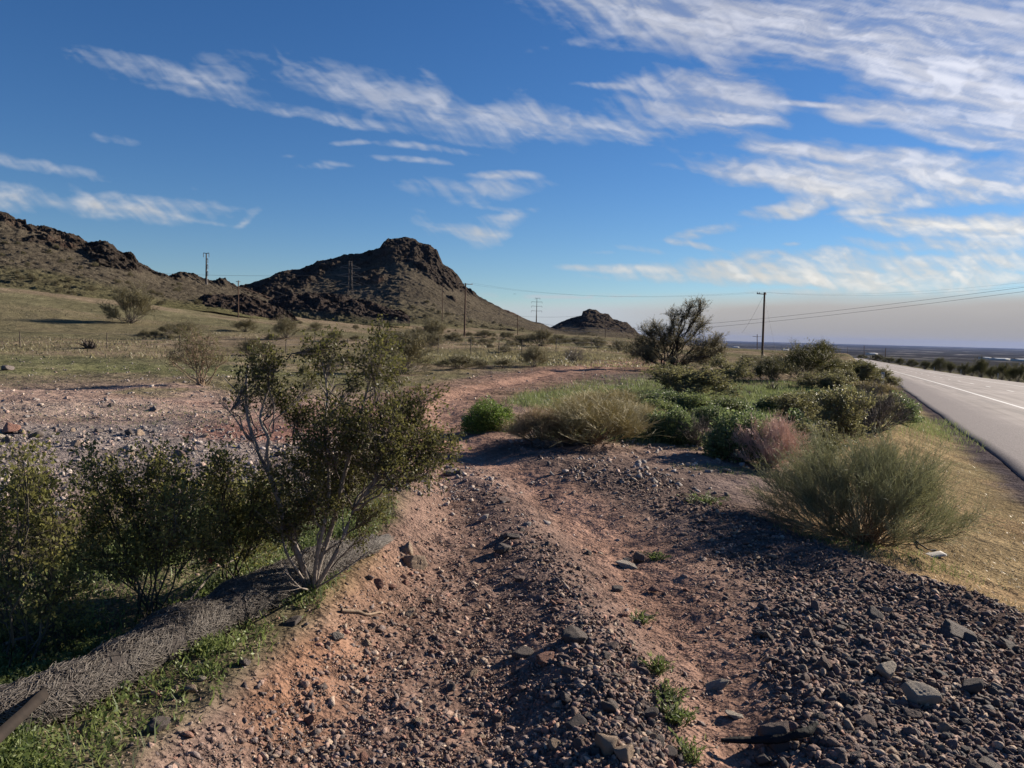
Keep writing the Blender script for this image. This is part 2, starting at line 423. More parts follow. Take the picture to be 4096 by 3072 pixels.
def zone_col(x, y):
    r = np.hypot(x, y); th = np.degrees(np.arctan2(x, y))
    n1 = fbm2(x * .22, y * .22, 4, 51)[:, None]; n2 = fbm2(x * .035, y * .035, 4, 61)[:, None]; n3 = fbm2(x * 1.6, y * 1.6, 4, 71)[:, None]
    near = np.array([.27, .195, .165]); olive = np.array([.165, .15, .09]); tan = np.array([.23, .18, .125])
    g = sstep(.38, .62, n2)
    far = olive * (1 - g) + tan * g
    n4 = fbm2(x * .9, y * .9, 3, 66)[:, None]
    far = far * (.6 + .8 * n1) * (.75 + .5 * n4)
    fr = sstep(15, 32, r)[:, None]
    c = near * (.8 + .4 * n3) * (1 - fr) + far * fr
    wx = (fbm2(x * .45, y * .45, 3, 81) - .5); wy = (fbm2(x * .45, y * .45, 3, 91) - .5)
    for (px, py, rx, ry, cc, st) in ZON:
        p = W(px, py); d0 = math.hypot(*p); sc_ = min(1.0, d0 / 12)
        dx = (x - p[0] + wx * rx * 1.3) / rx; dy = (y - p[1] + wy * ry * 1.3) / ry
        k = sstep(1.25, .45, np.sqrt(dx * dx + dy * dy))[:, None] * st
        c = c * (1 - k) + np.array(cc) * (.78 + .44 * n3) * k
    m = r < 90
    if m.any():
        xm, ym, cm = x[m], y[m], c[m]; n3m = n3[m]
        w2 = (fbm2(xm * 1.1, ym * 1.1, 3, 95) - .5)
        d, sg, t = polydist(xm, ym, TRACK)
        hw = np.interp(np.hypot(xm, ym), [3, 12, 17, 40], [1.35, 1.0, 1.6, 2.6])
        k = (sstep(1.25, .7, (d + w2 * .8) / hw) * .85)[:, None]
        cm = cm * (1 - k) + np.array([.25, .165, .132]) * (.75 + .5 * n3m) * k
        d, sg, t = polydist(xm, ym, RUTR)
        k = (sstep(.75, .15, np.abs(d + w2 * .3) / (.6 + .03 * np.hypot(xm, ym))) * .82)[:, None]
        cm = cm * (1 - k) + np.array([.385, .24, .185]) * (.8 + .4 * n3m) * k
        d, sg, t = polydist(xm, ym, BERM)
        k = (sstep(1.1, .45, (d + w2 * .5) / (.62 + .03 * np.hypot(xm, ym))) * .85)[:, None]
        cm = cm * (1 - k) + np.array([.15, .112, .098]) * k
        d, sg, t = polydist(xm, ym, RIDGE)
        k = (sstep(.5, .15, np.abs(d + w2 * .3)) * .6)[:, None]
        cm = cm * (1 - k) + np.array([.22, .165, .145]) * k
        # weedy verge left of the bank
        d, sg, t = polydist(xm, ym, BANK)
        k = (sstep(.08, .3, d * sg + w2 * .3) * sstep(8, 5.5, ym) * sstep(-4.2, -3.2, xm) * .75)[:, None]
        cm = cm * (1 - k) + np.array([.12, .115, .06]) * (.6 + .8 * n3m) * k
        # dry grass strip along the pavement
        s, t = road_st(xm, ym)
        bd, bsg, _ = polydist(xm, ym, BERM)
        lw = np.interp(np.hypot(xm, ym), [3, 8, 15, 40], [2.6, 3.0, 3.4, 3.6])
        k = (sstep(-1.15, -.85, (s + w2) / lw) * sstep(.25, .55, np.where(bsg < 0, bd, 0)) * sstep(70, 45, ym))[:, None]
        dg = np.array([.33, .235, .14]) * (1 - .0) + 0 * n3m
        og = np.array([.25, .215, .125])
        mixk = np.clip(sstep(9, 22, np.hypot(xm, ym))[:, None] * .6 + sstep(.45, .6, fbm2(xm * .6, ym * .6, 3, 97))[:, None] * .4, 0, 1)
        cm = cm * (1 - k) + (dg * (1 - mixk) + og * mixk) * (.75 + .5 * n3m) * k
        k = (sstep(-.75, -.15, s + w2 * .5) * sstep(90, 60, ym))[:, None]
        cm = cm * (1 - k) + np.array([.10, .085, .09]) * (.8 + .4 * n3m) * k
        c[m] = cm
    # beyond the road and the far valley floor
    s, t = road_st(x, y)
    k = (sstep(RW - 1, RW + 3, s) * sstep(RT[-1], RT[-1] - 40, t))[:, None]
    c = c * (1 - k) + np.array([.13, .12, .075]) * (.7 + .6 * n1) * k
    fv = sstep(500, 1100, r)[:, None]
    lr = np.log(np.maximum(r, 1))
    b = fbm2(th * .55 + 3, lr * 16, 5, 111); b2 = fbm2(x * .0011, y * .0006, 4, 121)
    vc = np.array([.06, .058, .056]) * (.25 + 1.3 * b[:, None])
    vc = vc + np.array([.15, .14, .135]) * (sstep(.64, .74, b) * sstep(2000, 4000, r) * .9)[:, None] + np.array([.035, .034, .025]) * sstep(.5, .7, b2)[:, None]
    c = c * (1 - fv) + vc * fv
    return np.clip(c, .01, .8)

def build_ground():
    th = np.concatenate([np.radians(np.arange(-180, -46, 3.0)), np.radians(np.arange(-45, 45, .095)), np.radians(np.arange(46, 180, 3.0))])
    rr = np.concatenate([np.exp(np.arange(math.log(.5), math.log(60), .0065)), np.exp(np.arange(math.log(60), math.log(800), .011)), np.exp(np.linspace(math.log(800), math.log(37500), 130))])
    T, Rr = np.meshgrid(th, rr)
    x = (Rr * np.sin(T)).ravel(); y = (Rr * np.cos(T)).ravel()
    z = ground_z(x, y, True)
    nT, nR = len(th), len(rr)
    i = np.arange(nR - 1)[:, None] * nT; j = np.arange(nT)[None]; j2 = (j + 1) % nT
    F = np.stack([i + j, i + nT + j, i + nT + j2, i + j2], -1).reshape(-1, 4)[:, ::-1]
    V = np.stack([x, y, z], 1)
    V = np.concatenate([V, [[0, 0, float(z[:nT].mean())]]])
    c = zone_col(x, y); c = np.concatenate([c, c[:1]])
    cap = np.stack([np.full(nT, len(V) - 1), np.arange(nT), (np.arange(nT) + 1) % nT], 1)[:, ::-1]
    m, nt, out = newmat('desert soil')
    a = N(nt, 'ShaderNodeAttribute', attribute_name='Col')
    n1 = noise(nt, 9, 6, .7); n2 = noise(nt, 55, 4, .7); n3 = noise(nt, .8, 6, .7)
    cc = mixc(nt, 'MULTIPLY', .8, a.outputs['Color'], ramp(nt, [(.3, (.55, .55, .56)), (.7, (1.3, 1.28, 1.25))], n1.outputs[0]))
    cc = mixc(nt, 'MULTIPLY', .75, cc, ramp(nt, [(.32, (.5, .5, .5)), (.68, (1.35, 1.35, 1.35))], n2.outputs[0]))
    cc = mixc(nt, 'MULTIPLY', .5, cc, ramp(nt, [(.35, (.45, .45, .45)), (.65, (1.4, 1.4, 1.4))], n3.outputs[0]))
    b = N(nt, 'ShaderNodeBsdfPrincipled'); b.inputs['Roughness'].default_value = 1.0; b.inputs['Specular IOR Level'].default_value = 0
    nt.links.new(cc, b.inputs['Base Color'])
    b1 = N(nt, 'ShaderNodeBump'); b1.inputs['Strength'].default_value = .7; b1.inputs['Distance'].default_value = .05
    b2 = N(nt, 'ShaderNodeBump'); b2.inputs['Strength'].default_value = .7; b2.inputs['Distance'].default_value = .012
    b3 = N(nt, 'ShaderNodeBump'); b3.inputs['Strength'].default_value = .8; b3.inputs['Distance'].default_value = .5
    nt.links.new(n3.outputs[0], b3.inputs['Height']); nt.links.new(b3.outputs[0], b1.inputs['Normal'])
    nt.links.new(n1.outputs[0], b1.inputs['Height']); nt.links.new(b1.outputs[0], b2.inputs['Normal']); nt.links.new(n2.outputs[0], b2.inputs['Height'])
    nt.links.new(b2.outputs[0], b.inputs['Normal']); nt.links.new(b.outputs[0], out.inputs[0])
    tag(link('ground', mesh_np('ground', V, [F, cap], [m], c, True)), 'stony desert ground of pink dirt, gravel and thin green cover', 'ground', kind='structure')

build_ground()

# ---------------------------------------------------------------- highway
def build_road():
    cross = np.array([-.02, 0, .3, .6, 1.0, 1.5, 2.2, 3.2, 4.1, 5.5, 7, 8.5, 10, 11.5, 13, 14.5, RW])
    V = []; UV = []
    tang = np.gradient(RQ[:, :2], axis=0); tang /= np.linalg.norm(tang, axis=1, keepdims=True)
    nr = np.stack([tang[:, 1], -tang[:, 0]], 1)
    e = .10 * (fbm2(RT * 1.3, RT * 0, 3, 7) - .5) + .2 * (fbm2(RT * .3, RT * 0, 2, 8) - .5)
    for c in cross:
        off = c + (e if c <= .3 else 0)
        zz = RQ[:, 2] + np.interp(c, [-.02, 0, .6, RW], [-.12, -.015, 0.0, 0.0])
        V.append(np.stack([RQ[:, 0] + nr[:, 0] * off, RQ[:, 1] + nr[:, 1] * off, zz], 1)); UV.append(np.stack([np.full(len(RQ), c), RT, RT * 0], 1))
    V = np.stack(V, 1).reshape(-1, 3); UV = np.stack(UV, 1).reshape(-1, 3)
    n, k = len(RQ), len(cross)
    i = np.arange(n - 1)[:, None] * k; j = np.arange(k - 1)[None]
    F = np.stack([i + j, i + j + 1, i + k + j + 1, i + k + j], -1).reshape(-1, 4)
    m, nt, out = newmat('asphalt')
    a = N(nt, 'ShaderNodeAttribute', attribute_name='st')
    sp = N(nt, 'ShaderNodeSeparateXYZ'); nt.links.new(a.outputs['Vector'], sp.inputs[0])
    S, T = sp.outputs[0], sp.outputs[1]
    def mth(op, x, y=0.0, z=None):
        q = N(nt, 'ShaderNodeMath', operation=op)
        for w, v in zip(q.inputs, (x, y) if z is None else (x, y, z)):
            if hasattr(v, 'is_output'): nt.links.new(v, w)
            else: w.default_value = v
        return q.outputs[0]
    def band(c, h): return mth('LESS_THAN', mth('ABSOLUTE', mth('SUBTRACT', S, c)), h)
    def dash(period, on, off=0.0): return mth('LESS_THAN', mth('MODULO', mth('ADD', T, off + 1000 * period), period), on)
    vx = N(nt, 'ShaderNodeMapping'); nt.links.new(a.outputs['Vector'], vx.inputs[0]); vx.inputs['Scale'].default_value = (2.2, .05, 1)
    st = noise(nt, 1.0, 4, .6, vx.outputs[0]); fine = noise(nt, 30, 3, .7); big = noise(nt, .35, 4)
    base = ramp(nt, [(.32, (.19, .163, .152)), (.68, (.335, .288, .268))], st.outputs[0])
    base = mixc(nt, 'MULTIPLY', .6, base, ramp(nt, [(.3, (.75, .75, .75)), (.7, (1.2, 1.2, 1.2))], fine.outputs[0]))
    base = mixc(nt, 'MULTIPLY', .5, base, ramp(nt, [(.35, (.68, .68, .68)), (.65, (1.15, 1.15, 1.15))], big.outputs[0]))
    # gravelly margin, darker
    gm = N(nt, 'ShaderNodeMapRange'); gm.interpolation_type = 'SMOOTHSTEP'
    nt.links.new(mth('ADD', S, mth('MULTIPLY', big.outputs[0], 1.0)), gm.inputs[0]); gm.inputs[1].default_value = 1.6; gm.inputs[2].default_value = 3.4; gm.inputs[3].default_value = 1; gm.inputs[4].default_value = 0
    base = mixc(nt, 'MIX', gm.outputs[0], base, mixc(nt, 'MULTIPLY', 1.0, (.13, .108, .11), ramp(nt, [(.35, (.4, .4, .4)), (.65, (1.7, 1.7, 1.7))], fine.outputs[0])))
    rum = mth('MULTIPLY', band(3.35, .2), dash(12.2, 7.5, 2))
    base = mixc(nt, 'MIX', mth('MULTIPLY', rum, .75), base, (.17, .15, .145))
    seam = mth('MULTIPLY', band(3.75, .05), 1.0)
    base = mixc(nt, 'MIX', mth('MULTIPLY', seam, .6), base, (.14, .125, .12))
    ln = mth('MAXIMUM', band(4.1, .09), band(11.6, .07))
    ln = mth('MAXIMUM', ln, mth('MULTIPLY', band(7.8, .08), dash(12.2, 3.05)))
    wear = N(nt, 'ShaderNodeMapRange'); nt.links.new(fine.outputs[0], wear.inputs[0]); wear.inputs[1].default_value = .25; wear.inputs[2].default_value = .45; wear.inputs[3].default_value = .55; wear.inputs[4].default_value = 1
    base = mixc(nt, 'MIX', mth('MULTIPLY', ln, wear.outputs[0]), base, (.72, .71, .68))
    b = N(nt, 'ShaderNodeBsdfPrincipled'); b.inputs['Roughness'].default_value = .85; b.inputs['Specular IOR Level'].default_value = .2
    nt.links.new(base, b.inputs['Base Color'])
    bp = N(nt, 'ShaderNodeBump'); bp.inputs['Strength'].default_value = .35; bp.inputs['Distance'].default_value = .01; nt.links.new(fine.outputs[0], bp.inputs['Height']); nt.links.new(bp.outputs[0], b.inputs['Normal'])
    nt.links.new(b.outputs[0], out.inputs[0])
    me = mesh_np('highway', V, F, [m], smooth=False)
    at_ = me.attributes.new('st', 'FLOAT_VECTOR', 'POINT'); at_.data.foreach_set('vector', UV.astype(np.float32).ravel())
    tag(link('highway', me), 'pale worn asphalt highway with white edge lines and lane dashes', 'road', kind='structure')
build_road()
# ---------------------------------------------------------------- rocky hills
def curve_px(pts, xs):
    p = np.array(pts, float); return [np.interp(xs, p[:, 0], p[:, i]) for i in range(1, p.shape[1])]

HM, _nt, _out = newmat('hill rock')
_a = N(_nt, 'ShaderNodeAttribute', attribute_name='Col')
_n1 = noise(_nt, .35, 6, .7); _n2 = noise(_nt, 1.6, 5, .75)
_c = mixc(_nt, 'MULTIPLY', .85, _a.outputs['Color'], ramp(_nt, [(.33, (.55, .55, .55)), (.67, (1.35, 1.35, 1.3))], _n1.outputs[0]))
_c = mixc(_nt, 'MULTIPLY', .9, _c, ramp(_nt, [(.35, (.4, .4, .4)), (.65, (1.5, 1.5, 1.45))], _n2.outputs[0]))
_b = N(_nt, 'ShaderNodeBsdfPrincipled'); _b.inputs['Roughness'].default_value = .95; _b.inputs['Specular IOR Level'].default_value = 0
_nt.links.new(_c, _b.inputs['Base Color'])
_bp = N(_nt, 'ShaderNodeBump'); _bp.inputs['Strength'].default_value = .9; _bp.inputs['Distance'].default_value = 1.2
_nt.links.new(_n2.outputs[0], _bp.inputs['Height']); _nt.links.new(_bp.outputs[0], _b.inputs['Normal']); _nt.links.new(_b.outputs[0], _out.inputs[0])

HILLS = {}
def hill(key, label, ridge, foot, nu, nv, prof, amp, cell, cap, seed, cols, back=1.3):
    """ridge/foot: (px, py, depth). prof: list of (v, height fraction). cap: list of (px, v from where bare rock starts)"""
    x0, x1 = ridge[0][0], ridge[-1][0]
    us = np.linspace(x0, x1, nu)
    ry, rd = curve_px(ridge, us); fy, fd = curve_px(foot, us)
    Rg = np.array([P(a, b, c) for a, b, c in zip(us, ry, rd)]); Ft = np.array([P(a, b, c) for a, b, c in zip(us, fy, fd)])
    vf = np.linspace(0, 1, nv); vb = np.linspace(0, 1, nv // 3)[1:]
    pv = np.interp(vf, [p[0] for p in prof], [p[1] for p in prof])
    ks = max(5, int(nu * .06)); pad = np.pad(Rg, ((ks * 2, ks * 2), (0, 0)), mode='reflect', reflect_type='odd')
    kern = np.exp(-np.linspace(-2, 2, 4 * ks + 1) ** 2); kern /= kern.sum()
    Rs = np.stack([np.convolve(pad[:, q], kern, 'valid') for q in range(3)], 1)
    front = Ft[None] + (Rs - Ft)[None] * np.stack([vf, vf, pv], 1)[:, None, :] + (Rg - Rs)[None] * sstep(.74, 1.0, vf)[:, None, None]
    rel = Rg - Ft; rel[:, 2] = 0
    nrm = rel / np.linalg.norm(rel, axis=1, keepdims=True)
    hgt = (Rg[:, 2] - Ft[:, 2])
    bk = Rg[None] + nrm[None] * (hgt[None, :, None] * back * vb[:, None, None])
    bk[..., 2] = Rg[None, :, 2] - hgt[None] * 1.1 * (vb[:, None] ** 1.2)
    G = np.concatenate([front, bk]); vv = np.concatenate([vf, 1 + vb])
    nV = len(vv)
    capv = curve_px(cap, us)[0][None]
    rockm = sstep(-.06, .05, vv[:, None] - capv + .16 * (fbm3(G / (cell * 6), 3, seed + 3) - .5))
    patch = sstep(.62, .70, fbm3(G / (cell * 4.5), 3, seed + 5)) * sstep(.12, .35, vv[:, None])
    rock = np.clip(np.maximum(rockm, patch * .85), 0, 1)
    env = sstep(0, .10, vv)[:, None] * np.clip(hgt / (hgt.max() * .35), .25, 1)[None]
    gull = fbm3(G * np.array([1, 1, .35]) / (cell * 5), 4, seed, ridged=True) - .55
    crag = fbm3(G * np.array([1, 1, .8]) / (cell * 1.3), 5, seed + 11, .55, ridged=True) - .5
    blk = np.round(fbm3(G / (cell * 1.1), 2, seed + 17) * 7) / 7 - .5
    scree = fbm3(G / (cell * .35), 3, seed + 23) - .5
    d = env * amp * (.4 * gull * (1 - .5 * rock) + rock * (1.6 * crag + 1.5 * blk) + (.5 + .2 * rock) * scree)
    near_r = 1 - .55 * np.exp(-((vv - 1) / .05) ** 2)[:, None]
    d = d * near_r
    tow = -nrm                                   # towards the viewer side
    G = G + tow[None] * (d * .85)[..., None]; G[..., 2] += d * .6
    G[..., 2] += env * rock * amp * .35 * (vnoise3(G[..., 0] / cell, G[..., 1] / cell, G[..., 2] / cell * .4, seed + 31) - .35) * near_r
    # steepness from the finished surface
    du = np.gradient(G, axis=1); dv = np.gradient(G, axis=0); nn = np.cross(du, dv); nn /= np.linalg.norm(nn, axis=2, keepdims=True) + 1e-9
    stp = 1 - np.abs(nn[..., 2])
    k = np.clip(rock * .8 + sstep(.55, .8, stp) * .6, 0, 1)[..., None]
    low = sstep(.5, .0, vv[:, None] + .5 * (fbm3(G / (cell * 5), 3, seed + 41) - .5))[..., None]
    c = np.array(cols['scree']) * (1 - low) + np.array(cols['green']) * low
    c = c * (.7 + .6 * fbm3(G / (cell * 2.2), 4, seed + 43)[..., None])
    red = sstep(.6, .72, fbm3(G / (cell * 3), 3, seed + 47))[..., None]
    rc = np.array(cols['rock']) * (1 - red) + np.array(cols['rock2']) * red
    c = c * (1 - k) + rc * k * (.7 + .6 * crag[..., None] + .3)
    i = np.arange(nV - 1)[:, None] * nu; j = np.arange(nu - 1)[None]
    F = np.stack([i + j, i + j + 1, i + nu + j + 1, i + nu + j], -1).reshape(-1, 4)
    me = mesh_np('hill', G.reshape(-1, 3), F, [HM], np.clip(c.reshape(-1, 3), .008, .6), False)
    o = tag(link('hill', me), label, 'hill', kind='structure')
    HILLS[key] = (G, vv, us)
    return o

dark = dict(rock=(.042, .034, .031), rock2=(.08, .054, .044), scree=(.10, .084, .066), green=(.13, .12, .066))
LR = [(-170, 214, 320), (-120, 196, 320), (-60, 203, 310), (0, 213, 300), (8.7, 215, 300), (15.8, 219.6, 300), (26, 220.4, 302), (27, 226.7, 303), (33, 226.7, 303), (39.6, 228, 305), (44, 226.3, 306), (53.8, 230, 308), (63, 235, 310), (73.6, 237, 312),
      (85.4, 244, 315), (97, 243.7, 300), (106.8, 243.7, 300), (113, 246.5, 302), (118.7, 252.8, 304), (130.5, 257.6, 308), (138.4, 265, 312), (146, 268.7, 318), (156.6, 274, 325), (168.5, 277.8, 335), (174.4, 275.7, 345), (185, 272.5, 352), (196, 276, 356), (205, 280, 358), (216, 282.6, 362), (224, 280.3, 370), (231.5, 285.7, 375), (241, 288.5, 380), (262, 296, 385), (300, 312, 390)]
LFt = [(-170, 285, 170), (0, 292, 165), (60, 297, 165), (120, 305, 175), (170, 306, 200), (215, 310, 215), (260, 318, 230), (300, 322, 250)]
hill('left', 'rocky brown ridge rising at the left edge with dark outcrops', LR, LFt, 620, 260, [(0, -.03), (.25, .16), (.55, .45), (.85, .83), (1, 1)], 4.0, 6.0,
     [(-170, .8), (0, .82), (60, .84), (85, .8), (100, .62), (125, .68), (150, .88), (175, .8), (200, .86), (300, .9)], 3, dark)
BR = [(215, 300, 560), (241, 288, 570), (253, 284, 580), (270, 278.8, 590), (285.6, 271.8, 600), (300.8, 271, 610), (308.5, 267, 615), (317.8, 262.5, 620), (328.6, 261.8, 625), (339.4, 257.9, 630), (348.6, 254.3, 635), (361, 254, 640), (370, 252.5, 645),
      (379.5, 249, 650), (381.8, 244.8, 650), (387.2, 239.4, 650), (395, 238, 650), (405.7, 236.7, 650), (415, 239.4, 650), (419.6, 243.7, 650), (430.4, 245.5, 650), (436.6, 250.2, 650), (439.2, 257, 650), (442.8, 264.8, 650), (452, 271, 650), (457.5, 277.2, 650),
      (462.9, 284.9, 650), (475, 295, 655), (487.6, 302.7, 660), (503, 309.6, 665), (518, 315.8, 670), (533.4, 322, 675), (544, 325, 680), (560, 331, 690), (580, 338, 700)]
BF = [(215, 322, 380), (260, 322, 370), (330, 326, 350), (400, 332, 330), (470, 334, 350), (520, 336, 380), (580, 340, 420)]
hill('butte', 'dark flat topped butte with a craggy cliff cap in the middle', BR, BF, 760, 330, [(0, -.03), (.25, .10), (.5, .30), (.72, .58), (.86, .80), (.93, .92), (1, 1)], 6.0, 11.0,
     [(215, .62), (260, .58), (300, .66), (340, .88), (372, .88), (382, .80), (405, .80), (425, .76), (440, .72), (450, .76), (460, .84), (480, .94), (580, .97)], 60, dark)
SR = [(520, 337, 880), (545, 330, 890), (557, 324, 895), (567.6, 319.8, 900), (581.5, 316, 900), (583, 311.5, 900), (589.5, 309.3, 900), (596, 310.4, 900), (600, 313.5, 900), (608, 315, 900), (613.7, 320.5, 900), (627, 322.6, 905), (632.7, 328.7, 905), (638, 333.4, 910), (647.6, 337.5, 915), (665, 342, 920)]
SF = [(520, 342, 620), (560, 340, 600), (600, 341, 600), (640, 342, 640), (665, 345, 680)]
hill('small', 'small dark craggy hill with a knob top standing right of the butte', SR, SF, 300, 150, [(0, -.05), (.4, .25), (.7, .55), (.85, .8), (1, 1)], 4.0, 9.0,
     [(520, .9), (570, .8), (582, .55), (610, .5), (630, .6), (665, .9)], 90, dark)
OR_ = [(186, 314, 250), (194, 302, 250), (205, 296.5, 250), (230, 296.5, 255), (250, 297.5, 260), (262, 303, 262), (275, 307, 264), (285, 312, 266), (293, 318, 268), (300, 324, 270)]
OF = [(186, 322, 222), (240, 326, 226), (300, 330, 235)]
hill('outcrop', 'low dark rock outcrop at the foot of the butte', OR_, OF, 260, 110, [(0, -.05), (.3, .3), (.6, .7), (1, 1)], 2.2, 4.0, [(186, .3), (240, .15), (300, .2)], 120, dict(rock=(.04, .032, .03), rock2=(.06, .045, .04), scree=(.07, .058, .05), green=(.09, .085, .05)))
O2 = [(268, 302, 330), (285, 296, 332), (310, 293, 335), (340, 296, 335), (365, 303, 338), (392, 310, 340), (410, 318, 342)]
O2F = [(268, 318, 300), (340, 322, 300), (410, 326, 305)]
hill('outcrop2', 'broken rock shelf low on the left flank of the butte', O2, O2F, 260, 90, [(0, -.05), (.3, .3), (.6, .65), (1, 1)], 3.0, 5.0, [(268, .3), (340, .25), (410, .4)], 140, dict(rock=(.05, .04, .038), rock2=(.075, .055, .048), scree=(.085, .07, .06), green=(.10, .095, .055)))
# ---------------------------------------------------------------- sun, sky, clouds, haze
SUN_AZ, SUN_EL = R(57), R(22)            # azimuth from the view direction towards the right
wd = bpy.data.worlds.new('World'); sc.world = wd; wd.use_nodes = True
wt = wd.node_tree; wt.nodes.clear()
wo = wt.nodes.new('ShaderNodeOutputWorld'); bg = wt.nodes.new('ShaderNodeBackground'); sky = wt.nodes.new('ShaderNodeTexSky')
sky.sky_type = 'NISHITA'; sky.sun_disc = False; sky.sun_elevation = SUN_EL; sky.sun_rotation = SUN_AZ; sky.altitude = 500
sky.air_density = 1.0; sky.dust_density = SKY_DUST; sky.ozone_density = SKY_OZONE
hs = wt.nodes.new('ShaderNodeHueSaturation'); hs.inputs['Hue'].default_value = .507; hs.inputs['Saturation'].default_value = SKY_SAT; wt.links.new(sky.outputs[0], hs.inputs['Color']); wt.links.new(hs.outputs[0], bg.inputs[0]); bg.inputs[1].default_value = SKY_STRENGTH; wt.links.new(bg.outputs[0], wo.inputs[0])
ld = bpy.data.lights.new('sun', 'SUN'); ld.energy = SUN_STRENGTH; ld.angle = R(.53); ld.color = (1.0, .89, .74)
lo = bpy.data.objects.new('sun', ld); col.objects.link(lo)
sdir = Vector((math.sin(SUN_AZ) * math.cos(SUN_EL), math.cos(SUN_AZ) * math.cos(SUN_EL), math.sin(SUN_EL)))
lo.rotation_euler = (-sdir).to_track_quat('-Z', 'Y').to_euler(); lo.location = sdir * 50

CL = [ # px, py, half length, half thickness, angle (deg, clockwise), density, wisp, fibre shear
    (155, 72, 95, 10, 11.5, .50), (215, 86, 50, 10, 14, .38), (300, 113, 125, 5.5, 10.5, .55), (345, 122, 70, 4, 10, .35), (330, 80, 75, 13, 17, .42), (410, 106, 80, 20, 17, .55), (478, 126, 62, 15, 11, .55), (431, 90, 14, 22, -25, .4), (225, 66, 30, 8, 14, .3),
    (560, 125, 75, 14, 6, .55), (620, 128, 60, 12, 3, .42), (522, 112, 26, 14, 20, .35), (700, 100, 82, 22, 6, .72), (742, 110, 40, 20, 12, .55), (722, 66, 24, 9, 35, .38), (670, 80, 60, 6, -6, .3), (606, 86, 27, 2.4, 2, .6), (824, 104.5, 46, 2.2, 2.5, .85),
    (640, 12, 110, 17, 9, .62), (760, 26, 190, 26, 7, .72), (930, 46, 120, 14, 7, .8), (900, 14, 160, 22, 3, .45), (960, 8, 120, 16, 4, .4), (985, 25, 80, 10, 6, .5), (640, 40, 70, 12, 8, .3), (880, 62, 130, 14, 4, .22), (570, 42, 40, 4, -12, .22),
    (905, 70, 85, 13, 10, .85), (960, 88, 90, 27, 14, .95), (1010, 110, 70, 26, 22, .85), (870, 110, 45, 8, 6, .65), (920, 122, 80, 14, 14, .82), (960, 138, 45, 7, 14, .7), (1000, 132, 40, 5, 10, .6),
    (805, 152, 70, 5, 6, .7), (880, 166, 110, 15, 8, .9), (975, 178, 90, 15, 7, .85), (790, 180, 80, 10, 10, .88), (850, 192, 70, 12, 6, .85), (788, 208, 38, 7, -8, .8), (930, 200, 60, 5, -3, .6), (930, 155, 60, 4, 8, .3), (715, 172, 50, 3, 8, .3), (730, 158, 60, 9, 4, .14),
    (955, 226, 85, 11, 2, .95), (900, 221, 50, 5, 6, .8), (1010, 225, 60, 12, -2, .85), (935, 246, 75, 5, 2, .75), (990, 245, 60, 4, -2, .6), (865, 211, 30, 2.5, -3, .6),
    (703, 234, 38, 5.5, -9, .5), (690, 245, 34, 2.6, 8, .55), (640, 250, 28, 2.5, 8, .4), (603, 253, 20, 2, 2, .4), (792, 244, 14, 2, -6, .4), (614, 269, 52, 3.4, 2, .8), (770, 273, 120, 9, 1.5, .8), (870, 259, 120, 6, 2, .7), (930, 276, 130, 9, 0, .75), (980, 262, 70, 8, -2, .7), (800, 281, 70, 4, 2, .8), (680, 277, 80, 5, 1, .5), (900, 268, 150, 14, 0, .35), (735, 262, 50, 3, -14, .3),
    (504, 175.5, 31, 3.6, .5, .95), (455, 190, 60, 6, 4, .32), (500, 190, 40, 9, -4, .42), (475, 204, 25, 4, 4, .3), (470, 231, 34, 6, 10, .6), (500, 232, 26, 10, -20, .55), (428, 220, 22, 7, 40, .25), (512, 216, 30, 4, -6, .4), (497, 209, 20, 2, 4, .5),
    (422, 147.5, 52, 2.8, 7, .75), (350, 142.5, 22, 2, -2, .45), (400, 159, 30, 2.2, 6, .5), (432, 162, 20, 2.6, 8, .55), (318, 166, 18, 2.6, 0, .4), (338, 163, 15, 1.8, 8, .4), (290, 156, 10, 1.6, 0, .2),
    (45, 167, 68, 4.6, 9, .45), (112, 138, 30, 3.6, 9, .3), (5, 198, 52, 9, 4, .7), (92, 201, 16, 6, 20, .5), (145, 207, 72, 9, 3, .85), (50, 195, 60, 10, 10, .2), (243, 219, 13, 5, -50, .5), (218, 224, 26, 1.6, 8, .25), (140, 218, 60, 5, 3, .3),
    (188, 188, 12, 2, 6, .15), (370, 218, 16, 3, 30, .12), (800, 292, 70, 3, 0, .25), (900, 290, 80, 4, 0, .25), (1040, 150, 40, 14, 15, .5), (-40, 150, 60, 8, 8, .3), (1080, 60, 60, 40, 10, .8), (1080, 180, 60, 20, 5, .7)]

